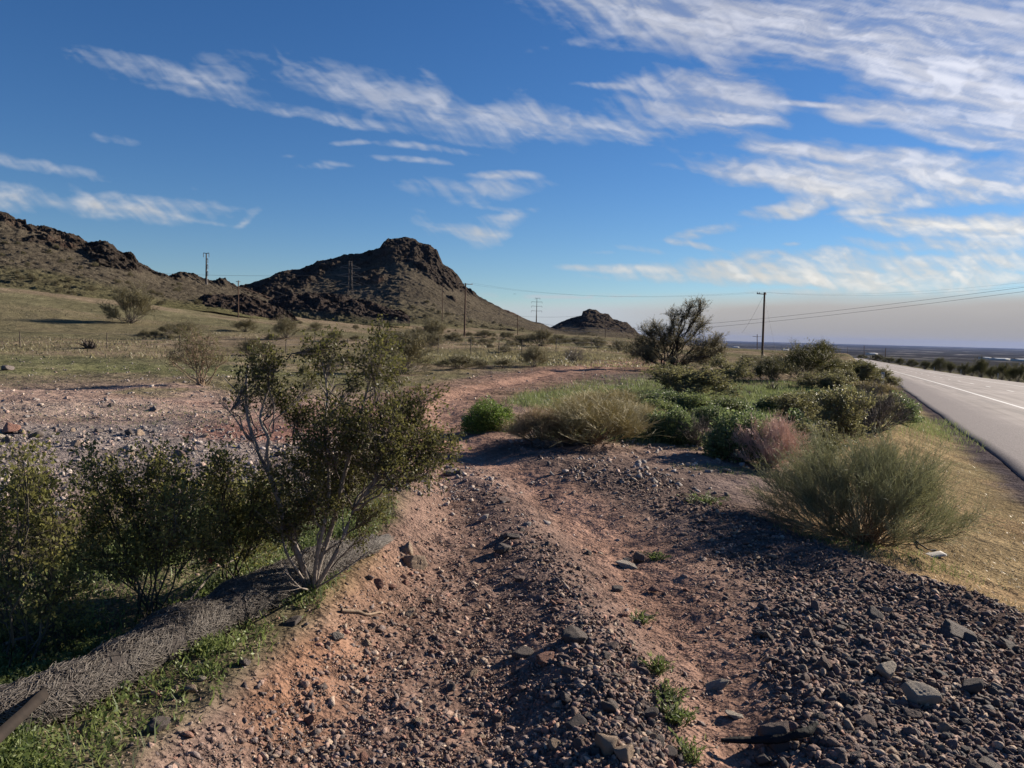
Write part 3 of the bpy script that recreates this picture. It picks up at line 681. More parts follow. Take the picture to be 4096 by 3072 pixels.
def build_clouds():
    az = np.radians(np.arange(-46, 46.01, .075)); el = np.radians(np.arange(-.6, 34, .075))
    A, E = np.meshgrid(az, el)
    D = np.stack([np.sin(A) * np.cos(E), np.cos(A) * np.cos(E), np.sin(E)], -1)
    f = D @ _F
    px = 512 + FPX * (D @ _X) / f; py = 384 - FPX * (D @ _U) / f
    wx = (fbm2(px / 60, py / 30, 4, 201) - .5); wy = (fbm2(px / 60, py / 30, 4, 211) - .5); w2 = (fbm2(px / 16, py / 10, 3, 221) - .5)
    qx = px + wx * 40 + w2 * 5; qy = py + wy * 20 + w2 * 4
    dens = np.zeros(px.shape)
    for (cx, cy, L, T, an, dn) in CL:
        ca, sa = math.cos(R(an)), math.sin(R(an))
        k = min(1.0, T / 10)
        ux = px + (qx - px) * max(k, .25); uy = py + (qy - py) * k
        dx = ((ux - cx) * ca + (uy - cy) * sa) / (L * 1.12); dy = (-(ux - cx) * sa + (uy - cy) * ca) / (T * 1.35)
        r2 = dx * dx + dy * dy
        g = np.clip(1 - r2 / 1.7, 0, 1) ** 1.6
        dens = 1 - (1 - dens) * (1 - dn * g * (.64 if cx < 560 else .78))
    # fibres: long along the flow, plus fine cross wisps
    fa = R(11); fx = px * math.cos(fa) + py * math.sin(fa); fy = -px * math.sin(fa) + py * math.cos(fa)
    fb = .5 * fbm2(fx / 95 + wx * 1.0, fy / 9 + wy * 1.6, 5, 231, .55) + .5 * fbm2(fx / 60 - wx * .8, fy / 6 + wy * 1.2 + fx / 220, 5, 235, .55)
    fb2 = fbm2((px * .75 + py * .65) / 34 + wx * 1.5, (-px * .65 + py * .75) / 6.5 + wy * 1.5, 4, 241, .54)
    fib = .5 * fb + .5 * fb2
    cl = fbm2(px / 26 + wx * 4, py / 11 + wy * 4, 4, 251, .5)
    w2f = .34 - .24 * sstep(620, 800, px) * sstep(250, 120, py); tex = (.84 - w2f) * fb + w2f * fb2 + .16 * cl
    al = np.clip(dens * 1.25 * (.30 + 1.0 * sstep(.28, .74, tex)) - .12 * (1 - dens) * sstep(.66, .34, tex), 0, 2)
    al = .98 * (1 - np.exp(-1.25 * al - .8 * al ** 2))
    # clouds blue grey high up, cream near the horizon, brighter to the right
    warm = sstep(120, 250, py)[..., None]; right = sstep(500, 1000, px)[..., None]
    c = np.array([.78, .80, .90]) * (1 - warm) + np.array([.90, .86, .79]) * warm
    c = c * (.84 + .24 * right) * (.9 + .2 * sstep(.35, .7, cl)[..., None])
    # smoke layer low over the horizon
    hz = 333.5 + .0244 * (px - 512)
    h = hz - py + 10 * (fbm2(px / 130, py / 18, 3, 261) - .5)
    top = np.interp(px, [350, 520, 640, 760, 900, 1024], [34, 40, 44, 52, 62, 70])
    sm = sstep(1.0, .55, h / top) * np.interp(px, [200, 420, 560, 700, 1024], [.0, .4, .85, .96, .98])
    lid = np.exp(-((h - np.interp(px, [480, 640, 720], [39, 40, 42])) / 2.2) ** 2) * np.interp(px, [470, 520, 600, 660, 720], [0, .6, .7, .3, 0]) * sstep(.3, .6, fbm2(px / 30, py / 6, 4, 271))
    k = np.interp(px, [480, 600, 720, 1024], [0, .1, 1, 1])[..., None]
    v = sstep(0, 1, h / top)[..., None]
    scol = np.array([.56, .60, .66]) * (1 - k) + (np.array([.40, .38, .375]) * (1 - v) + np.array([.56, .53, .505]) * v) * k
    a2 = np.maximum(sm, lid)
    c = c * (al[..., None]) + (1 - al[..., None]) * scol
    a = 1 - (1 - al) * (1 - a2)
    cc = c
    fade = sstep(33.5, 31, np.degrees(E)) * sstep(46, 44.5, np.abs(np.degrees(A)))
    a = a * fade
    V = (D * 58000.0).reshape(-1, 3)
    nE, nA = A.shape
    i = np.arange(nE - 1)[:, None] * nA; j = np.arange(nA - 1)[None]
    F = np.stack([i + j, i + j + 1, i + nA + j + 1, i + nA + j], -1).reshape(-1, 4)
    keep = a.ravel()[F].max(1) > .004
    F = F[keep]
    me = mesh_np('clouds', V, F, [], np.concatenate([cc.reshape(-1, 3), a.reshape(-1, 1)], 1), True)
    m, nt, out = newmat('cirrus'); me.materials.append(m)
    at_ = N(nt, 'ShaderNodeAttribute', attribute_name='Col')
    em = N(nt, 'ShaderNodeEmission'); nt.links.new(at_.outputs['Color'], em.inputs[0]); em.inputs[1].default_value = CLOUD_STRENGTH
    tr = N(nt, 'ShaderNodeBsdfTransparent'); mx = N(nt, 'ShaderNodeMixShader')
    nt.links.new(at_.outputs['Alpha'], mx.inputs[0]); nt.links.new(tr.outputs[0], mx.inputs[1]); nt.links.new(em.outputs[0], mx.inputs[2]); nt.links.new(mx.outputs[0], out.inputs[0])
    m.cycles.emission_sampling = 'NONE'
    tag(link('clouds', me), 'thin white cirrus streaks and a grey smoke layer over the horizon', 'clouds', kind='stuff')
build_clouds()

if HAZE > 0:
    m, nt, out = newmat('haze air')
    pv = N(nt, 'ShaderNodeVolumePrincipled'); pv.inputs['Color'].default_value = (.20, .30, .62, 1); pv.inputs['Density'].default_value = HAZE; pv.inputs['Anisotropy'].default_value = .2
    nt.links.new(pv.outputs[0], out.inputs['Volume'])
    g = Geo(); g.box((0, 0, 20), (39000, 39000, 134))
    o = g.build('haze', m); tag(o, 'thin bluish haze filling the air over the valley', 'haze', kind='stuff')

# ---------------------------------------------------------------- camera and render settings
cam = bpy.data.cameras.new('camera'); co = bpy.data.objects.new('camera', cam); col.objects.link(co); sc.camera = co
cam.sensor_width = 36; cam.lens = 36 * FPX / 1024; cam.clip_start = .05; cam.clip_end = 150000
mw = Matrix.Identity(4)
for i_ in range(3):
    mw[i_][0] = _X[i_]; mw[i_][1] = _U[i_]; mw[i_][2] = -_F[i_]; mw[i_][3] = EYE[i_]
co.matrix_world = mw
sc.view_settings.view_transform = 'Standard'; sc.view_settings.look = 'None'; sc.view_settings.gamma = 1; sc.view_settings.exposure = EXPOSURE
sc.render.engine = 'CYCLES'
cy = sc.cycles
cy.max_bounces = 6; cy.diffuse_bounces = 2; cy.glossy_bounces = 2; cy.transmission_bounces = 3; cy.transparent_max_bounces = 12; cy.volume_bounces = 0
cy.use_denoising = DENOISE; cy.use_adaptive_sampling = False; cy.caustics_reflective = False; cy.caustics_refractive = False; cy.sample_clamp_indirect = 4
# ---------------------------------------------------------------- shrubs
UP = np.array([0, 0, 1.0])
def unit(v): return v / (np.linalg.norm(v, axis=-1, keepdims=True) + 1e-9)
def sphere(n): return unit(rng.normal(size=(n, 3)))

def bez(A, B, C, m):
    t = np.linspace(0, 1, m)[None, :, None]
    return A[:, None] * (1 - t) ** 2 + B[:, None] * 2 * t * (1 - t) + C[:, None] * t * t

def grow(Pn, n, t0, t1, L, fwd=1.0, rnd=.8, up=.3, m=4, bend=.3):
    """n side shoots off the curves Pn (k, m0, 3)"""
    k, m0, _ = Pn.shape
    i = rng.integers(0, k, n); t = rng.uniform(t0, t1, n) * (m0 - 1)
    a = np.minimum(t.astype(int), m0 - 2); f = (t - a)[:, None]
    s = Pn[i, a] * (1 - f) + Pn[i, a + 1] * f
    tg = unit(Pn[i, a + 1] - Pn[i, a])
    d = unit(tg * fwd + sphere(n) * rnd + UP * up)
    LL = np.broadcast_to(L, (n,))[:, None] * rng.uniform(.55, 1.25, (n, 1))
    e = s + d * LL
    mid = (s + e) / 2 + sphere(n) * LL * bend * .5
    return bez(s, mid, e, m)

def taper(n, m, r0, r1):
    return np.broadcast_to(np.linspace(1, 0, m)[None], (n, m)) * (np.reshape(r0, (-1, 1)) - r1) + r1

def tips(Pn, n, t0=.2, t1=1.0, jit=.0):
    k, m0, _ = Pn.shape
    i = rng.integers(0, k, n); t = rng.uniform(t0, t1, n) * (m0 - 1); a = np.minimum(t.astype(int), m0 - 2); f = (t - a)[:, None]
    s = Pn[i, a] * (1 - f) + Pn[i, a + 1] * f
    return s + rng.normal(size=s.shape) * jit, unit(Pn[i, a + 1] - Pn[i, a])

def blob_shrub(blobs, base_r, leaf, nleaf_per, stem_r, twig_len, stems_per=2, bare=None, sparse=1.0, leafy=.55, trunks=None):
    """stems from around the origin to each blob (x, y, z, rx, ry, rz); twigs fill the blob; leaves along the twigs"""
    wood, fol = Geo(), Geo()
    allm, allt, allL = [], [], []
    vol = sum((b[3] * b[4] * b[5]) ** .667 for b in blobs)
    for b in blobs:
        c = np.array(b[:3], float); rad = np.array(b[3:6], float)
        ns = stems_per
        A = np.concatenate([rng.normal(size=(ns, 2)) * base_r * .5, np.full((ns, 1), -.02)], 1)
        E = c + sphere(ns) * rad * .35
        if trunks is not None:
            Tp = np.concatenate(trunks); dd = np.linalg.norm(Tp - c, axis=1) + np.where(Tp[:, 2] > c[2] - .12, 9, 0) + 1.4 * np.abs(Tp[:, 0] - c[0])
            A = Tp[np.argsort(dd)[rng.integers(0, 4, ns)]]
        B = A * .5 + E * .5 + np.concatenate([rng.normal(size=(ns, 2)) * .10 * np.linalg.norm(c), rng.normal(size=(ns, 1)) * .03], 1)
        B[:, :2] = B[:, :2] * .8 + A[:, :2] * (.1 if trunks is None else .2)
        S = bez(A, B, E, 9)
        S[:, 1:-1] += rng.normal(size=(ns, 7, 3)) * .012 * np.linalg.norm(c)
        wood.tubes(S, taper(ns, 9, stem_r * rng.uniform(.7, 1.15, ns), stem_r * .3), 5, tint=rng.uniform(.2, .7, ns))
        # twigs to points sampled in the blob
        f = (rad[0] * rad[1] * rad[2]) ** .667 / vol
        n1 = max(5, int(26 * sparse * (f * len(blobs)) ** .5))
        pts = c + sphere(n1) * rad * rng.uniform(.35, 1.0, (n1, 1)) ** .6
        i = rng.integers(0, ns, n1); q = rng.integers(4, 9, n1)
        st = S[i, q]
        mid = st * .5 + pts * .5 + rng.normal(size=(n1, 3)) * .10 * rad.mean()
        T1 = bez(st, mid, pts, 6); wood.tubes(T1, taper(n1, 6, stem_r * .38, stem_r * .12), 3)
        T2 = grow(T1, n1 * 7, .35, 1, twig_len, .8, .9, .25, 4); wood.tubes(T2, taper(n1 * 7, 4, stem_r * .14, stem_r * .05), 3)
        T3 = grow(T2, n1 * 16, .2, 1, twig_len * .5, .8, .9, .2, 3)
        nl = int(nleaf_per * (f * len(blobs)) ** .68)
        C, D = tips(T3, int(nl * .7), .1, 1, leaf * .6); fol.leaves(C, leaf, leaf * leafy, D)
        C, D = tips(T2, int(nl * .3), .3, 1, leaf * .6); fol.leaves(C, leaf, leaf * leafy, D)
    if bare is not None:
        for (pl, r0) in bare:
            pl = np.array(pl, float); m = 14
            d = np.concatenate([[0], np.cumsum(np.linalg.norm(np.diff(pl, axis=0), axis=1))]); t = np.linspace(0, d[-1], m)
            Q = np.stack([np.interp(t, d, pl[:, k]) for k in range(3)], 1)[None]
            Q[:, 1:-1] = (Q[:, :-2] + 2 * Q[:, 1:-1] + Q[:, 2:]) / 4
            wood.tubes(Q, taper(1, m, r0, r0 * .35), 6, tint=.85)
            s2 = grow(Q, 10, .5, 1, twig_len * 1.6, .9, .8, .2, 4); wood.tubes(s2, taper(10, 4, r0 * .28, r0 * .08), 3, tint=.8)
    return wood, fol

def fan_shrub(nstem, H, Rr, r0, fine, fine_len, lean=(0, 0), low=.1, mid_n=5, wob=.05, curve=.35):
    """broom: many stems fanning from one root crown into fine ascending twigs. returns (woody, twigs)"""
    wood, tw = Geo(), Geo()
    az = rng.uniform(0, 2 * math.pi, nstem); rad = Rr * np.sqrt(rng.uniform(.02, 1, nstem))
    el = np.sqrt(np.clip(1 - (rad / (Rr * 1.04)) ** 2, low ** 2, 1))
    E = np.stack([np.cos(az) * rad + lean[0] * el, np.sin(az) * rad + lean[1] * el, H * el * rng.uniform(.7, .95, nstem)], 1)
    A = np.concatenate([rng.normal(size=(nstem, 2)) * Rr * .05, np.full((nstem, 1), -.02)], 1)
    B = A * .35 + E * .65; B[:, 2] -= curve * .3 * H * (1 - el); B[:, :2] *= .92
    S = bez(A, B, E, 8); S[:, 1:] += rng.normal(size=(nstem, 7, 3)) * wob * H * .25
    wood.tubes(S, taper(nstem, 8, r0 * rng.uniform(.5, 1.1, nstem), r0 * .2), 4)
    n1 = nstem * mid_n
    T1 = grow(S, n1, .45, 1, H * .3, 1.2, .45, .35, 5, .2); tw.tubes(T1, taper(n1, 5, r0 * .26, r0 * .1), 3)
    T2 = grow(T1, fine, .1, 1, fine_len, 1.0, .7, .22, 3, .2); tw.tubes(T2, taper(fine, 3, r0 * .19, r0 * .11), 3)
    T3 = grow(T2, fine, .2, 1, fine_len * .6, 1.0, .75, .2, 3, .2); tw.tubes(T3, taper(fine, 3, r0 * .16, r0 * .1), 3)
    return wood, tw, T3

def put(name, root_name, loc, label, cat, parts, group=None, rz=0.0, scale=None):
    e = empty(root_name, loc, label, cat, group, rz)
    if scale is not None: e.scale = scale
    for (nm, geo, mat) in parts: geo.build(nm, M[mat], e)
    return e

def local_blobs(base, lst, d, flat=.8):
    """blobs given as (px, py, rx, ry[, dd]) in the photo at depth d (+dd) -> offsets from base in metres"""
    out = []
    for b in lst:
        dd = b[4] if len(b) > 4 else rng.uniform(-.25, .25)
        p = P(b[0], b[1], d + dd); s = (d + dd) / FPX
        out.append((*(p - base), b[2] * s, b[2] * s * flat, b[3] * s))
    return out

# --- big creosote bush beside the track
b0 = at(312, 592); d0 = b0[1]
BL = [(375, 425, 55, 42), (415, 438, 34, 30), (440, 445, 20, 22), (330, 440, 38, 38), (300, 478, 36, 34), (352, 478, 44, 34), (395, 470, 34, 26), (372, 362, 20, 26), (384, 343, 12, 13), (392, 372, 11, 18), (355, 384, 8, 9), (322, 350, 17, 15), (330, 366, 9, 9),
      (258, 378, 22, 24), (268, 362, 12, 12), (277, 398, 16, 14), (300, 412, 20, 16), (426, 402, 12, 11), (338, 412, 18, 10), (404, 412, 16, 10), (270, 500, 24, 24), (290, 525, 22, 22), (372, 512, 20, 14), (245, 408, 8, 8), (425, 470, 16, 14), (365, 535, 8, 10), (318, 505, 28, 22), (312, 385, 9, 9), (335, 482, 36, 26, .2), (362, 450, 40, 28, .15)]
def pxline(base, pts, d):
    return [P(a, b, d + c) - base for a, b, c in pts]
bare = [(pxline(b0, [(311, 592, 0), (305, 572, -.03), (295, 545, -.05), (283, 520, -.08), (279, 498, -.1), (266, 465, -.1), (252, 441, -.08), (247, 414, -.05), (245, 390, 0), (248, 365, .05)], d0), .019),
        (pxline(b0, [(270, 470, -.1), (266, 447, -.12), (271, 437, -.12), (258, 422, -.1), (266, 396, -.05), (274, 372, 0)], d0), .011),
        (pxline(b0, [(252, 441, -.08), (244, 432, -.1), (233, 415, -.1), (222, 405, -.12)], d0), .006),
        (pxline(b0, [(312, 592, 0), (320, 560, .02), (333, 525, .03), (340, 490, 0), (350, 455, 0), (362, 410, 0), (372, 370, 0)], d0), .017),
        (pxline(b0, [(313, 592, 0), (330, 565, -.05), (345, 535, -.08), (352, 510, -.05), (375, 480, 0), (410, 450, 0)], d0), .014),
        (pxline(b0, [(313, 592, 0), (318, 545, -.1), (328, 515, -.12), (330, 470, -.1), (322, 430, -.08), (330, 395, 0), (322, 362, 0)], d0), .013),
        (pxline(b0, [(310, 592, 0), (297, 570, -.1), (285, 552, -.15), (281, 530, -.15), (284, 510, -.1)], d0), .010),
        (pxline(b0, [(312, 590, 0), (330, 580, -.15), (355, 562, -.2), (368, 552, -.2)], d0), .007),
        (pxline(b0, [(311, 590, 0), (300, 588, -.2), (288, 575, -.25), (284, 565, -.25)], d0), .006)]
BL = [(q[0], q[1], q[2] * .86, q[3] * .86, *q[4:]) for q in BL]
w_, f_ = blob_shrub(local_blobs(b0, BL, d0), .08, .0092, 1250, .0062, .11, 1, bare, 1.1, .55, [np.array(q[0]) for q in (bare[0], bare[1], bare[3], bare[4], bare[5])])
put('creosote', 'creosote_bush', b0, 'tall dark creosote bush with pale forked stems beside the dirt track', 'shrub', [('branchwork', w_, 'creo_stem'), ('foliage', f_, 'creo_leaf')])

# --- the darker creosotes behind the straw roll
for (bp, bl, lab, st) in [
    ((152, 618), [(98, 500, 34, 38), (120, 470, 18, 20), (145, 500, 34, 44), (160, 462, 16, 16), (178, 482, 22, 34), (65, 545, 40, 32), (120, 555, 40, 30), (195, 535, 32, 36), (150, 545, 32, 30), (85, 470, 14, 18), (175, 520, 26, 28)], 'leafy green creosote bush behind the straw roll, fanning up from one dark root', 2),
    ((32, 668), [(30, 480, 26, 34), (10, 520, 36, 40), (45, 530, 36, 40), (-5, 570, 36, 36), (45, 590, 40, 34), (0, 625, 34, 30), (60, 625, 30, 26), (22, 460, 12, 14), (-30, 500, 36, 50)], 'dense dark creosote bush cut by the left edge of the photo', 2),
    ((232, 590), [(220, 478, 20, 26), (215, 510, 28, 28), (247, 505, 28, 30), (240, 540, 32, 26), (262, 485, 18, 20), (210, 545, 24, 22), (270, 525, 20, 22), (222, 460, 10, 10)], 'dark creosote bush squeezed between two others behind the straw roll', 2)]:
    b = at(*bp)
    w_, f_ = blob_shrub(local_blobs(b, bl, b[1], .9), .10, .0102, 1150, .006, .12, 1, None, 1.1)
    put('creosote', 'creosote_bush', b, lab, 'shrub', [('branchwork', w_, 'creo_twig'), ('foliage', f_, 'creo_green')], 'creosote bushes along the straw roll')

# --- broom at the right edge of the stony berm
b = at(866, 541); s = b[1] / FPX
w_, t_, T3 = fan_shrub(170, 99 * s, 92 * s, .0072, 12500, .13, (-.14, 0), .08, 8, .06)
b[2] -= .03
put('broom', 'broom_shrub', b, 'large fine twigged grey green broom shrub at the edge of the dark stone berm', 'shrub', [('branchwork', w_, 'broom_wood'), ('twig_spray', t_, 'broom')])
# --- dry pink shrub behind it
b = at(768, 466); s = b[1] / FPX
w_, t_, T3 = fan_shrub(150, 43 * s, 37 * s, .010, 2600, .11, (0, 0), .25, 6, .04)
put('dry', 'dry_shrub', b, 'leafless pinkish dry shrub of upright twigs behind the broom shrub', 'shrub', [('branchwork', w_, 'pink_twig'), ('twig_spray', t_, 'pink_twig')])

# --- mesquite / palo verde by the bend
b = at(671, 371); d = b[1]; s = d / FPX
bl = [(650, 345, 14, 10), (660, 335, 13, 9), (645, 357, 11, 9), (648, 332, 7, 5), (655, 327, 6, 4), (682, 342, 16, 11), (700, 345, 16, 12), (711, 350, 12, 11), (695, 332, 14, 8), (680, 325, 9, 9), (685, 313, 7, 8), (696, 318, 7, 9), (703, 322, 6, 8), (690, 306, 3, 6), (701, 309, 4, 6), (668, 330, 10, 8), (672, 318, 5, 7), (660, 350, 15, 11), (694, 356, 20, 9), (672, 346, 13, 12), (640, 342, 7, 9), (716, 345, 8, 9), (708, 358, 14, 9), (650, 360, 12, 8), (632, 352, 8, 8), (720, 356, 8, 8), (684, 362, 22, 7)]
wood, fol = Geo(), Geo()
LB = local_blobs(b, [(x, y, rx, ry, rng.uniform(-1.2, 1.2)) for x, y, rx, ry in bl], d, 1.0)
for q in LB:
    c = np.array(q[:3]); rad = np.array(q[3:]) * .88
    S = bez(rng.normal(size=(1, 3)) * [.18, .18, 0], (c * [.35, .5, .55])[None] + rng.normal(size=(1, 3)) * .2, c[None], 10); S[:, 1:-1] += rng.normal(size=(1, 8, 3)) * .06
    wood.tubes(S, taper(1, 10, rng.uniform(.03, .06), .012), 6)
    T1 = bez(np.repeat(S[:, 6], 9, 0), c + sphere(9) * rad * .4, c + sphere(9) * rad * .95, 6); wood.tubes(T1, taper(9, 6, .013, .006), 4)
    T2 = grow(T1, 60, .2, 1, .35, .8, .8, .3, 4); wood.tubes(T2, taper(60, 4, .006, .003), 3)
    dens = .8 if q[2] < 1.9 else .36
    T3 = grow(T2, int(420 * dens), .1, 1, .28, .9, .7, .15, 3); fol.tubes(T3, taper(len(T3), 3, .005, .003), 3)
    T4 = grow(T3, int(800 * dens), .1, 1, .14, .9, .7, .1, 3); fol.tubes(T4, taper(len(T4), 3, .004, .003), 3)
    C, D = tips(T4, int(900 * dens), .1, 1, .02); fol.leaves(C, .03, .010, D)
put('mesq', 'mesquite_tree', b, 'spreading mesquite tree with a black trunk and wispy crown at the bend of the track', 'tree', [('trunk', wood, 'dark_wood'), ('crown', fol, 'mesq_leaf')])

# ---------------------------------------------------------------- unit templates (height 1, half width about .5)
def tmpl_wisp(n, tube_r=.004):
    w, t, T3 = fan_shrub(42, .92, .5, .009, n, .15, (0, 0), .12, 6, .12)
    C, D = tips(T3, int(n * 1.2), .0, 1, .03); t.leaves(C, .017, .007, D); return w, t
def tmpl_creo(n):
    bl = [(*(np.array([rng.uniform(-.32, .32), rng.uniform(-.32, .32), 0]) + UP * rng.uniform(.2, .8)), .2, .2, .19) for _ in range(13)]
    w, f = blob_shrub(bl, .05, .018, n, .011, .13, 1, None, .7); return w, f
def tmpl_mound(n, sz=.026, core=True):
    w, f = Geo(), Geo()
    D = sphere(46); D[:, 2] = np.abs(D[:, 2]) * .9 + .1; E = D * np.array([.44, .44, .85]) * rng.uniform(.8, 1, (46, 1))
    S = bez(np.zeros((46, 3)) + rng.normal(size=(46, 3)) * .03, E * [.6, .6, .4], E, 6); w.tubes(S, taper(46, 6, .012, .005), 3)
    T = grow(S, 500, .35, 1, .16, .9, .7, .4, 4); w.tubes(T, taper(500, 4, .005, .003), 3)
    C, DD = tips(T, n, .1, 1, .025); f.leaves(C, sz, sz * .5, DD)
    C = sphere(n); C[:, 2] = np.abs(C[:, 2]); lump = .62 + .66 * fbm3(C * 2.6 + rng.uniform(0, 50), 2, 3)[:, None]
    C = C * np.array([.46, .46, .9]) * lump * rng.uniform(.72, 1.06, (n, 1)); f.leaves(C, sz, sz * .5, unit(C) * .4 + UP * .6); return w, f
def tmpl_reed(n):
    w, t, T3 = fan_shrub(60, .9, .5, .012, n, .22, (0, 0), .3, 6, .05); return w, t
TM = {'wisp': [tmpl_wisp(3200) for _ in range(5)], 'creo': [tmpl_creo(750) for _ in range(4)], 'mound': [tmpl_mound(4500) for _ in range(4)], 'reed': [tmpl_reed(3500) for _ in range(3)], 'dry': [fan_shrub(60, .95, .5, .014, 900, .16, (0, 0), .2, 4, .06)[:2] for _ in range(2)],
      'finemound': [tmpl_mound(14000, .016) for _ in range(1)]}
TMW = {'wisp': 'grey_twig', 'creo': 'creo_stem', 'mound': 'grey_twig', 'reed': 'broom_wood', 'dry': 'grey_twig', 'finemound': 'grey_twig'}
TMESH = {}
def tmesh(kind, v, leaf):
    k = (kind, v, leaf)
    if k not in TMESH:
        w, f = TM[kind][v % len(TM[kind])]
        TMESH[k] = (w.mesh('branchwork', M[TMW[kind]]), f.mesh('foliage', M[leaf]))
    return TMESH[k]
TJOIN = {}
def tjoin(kind, v, leaf):
    k = (kind, v, leaf)
    if k not in TJOIN:
        w, f = TM[kind][v % len(TM[kind])]
        V = np.concatenate(w.V + f.V); F = np.concatenate(w.F + [q + w.n for q in f.F]); T = np.concatenate(w.T + f.T)
        nw = sum(len(q) for q in w.F)
        TJOIN[k] = mesh_np('shrub', V, F, [M[TMW[kind]], M[leaf]], T, False, 'tint', np.concatenate([np.zeros(nw), np.ones(len(F) - nw)]))
    return TJOIN[k]

_v = 0
def shrub(px, py, wpx, hpx, kind, leaf, name, label, group=None, parts=True, d=None):
    global _v; _v += 1
    b = at(px, py) if d is None else None
    if b is None:
        b = P(px, py, d); b[2] = float(ground_z(np.array([b[0]]), np.array([b[1]]))[0])
    s = b[1] / FPX; sx, sz = wpx * s * 1.22, hpx * s * 1.06
    b = b - UP * .03 * sz
    rz = rng.uniform(0, 6.28)
    if parts:
        e = empty(name, b, label, 'shrub', group, rz); e.scale = (sx, (sx + sz) / 2 if sx < 2.5 * sz else sx * .7, sz)
        w, f = tmesh(kind, _v, leaf); link('branchwork', w, e); link('foliage' if kind not in ('dry',) else 'twig_spray', f, e)
    else:
        e = link(name, tjoin(kind, _v, leaf)); e.location = b; e.rotation_euler = (0, 0, rz); e.scale = (sx, sx, sz); tag(e, label, 'shrub', group)
    return e

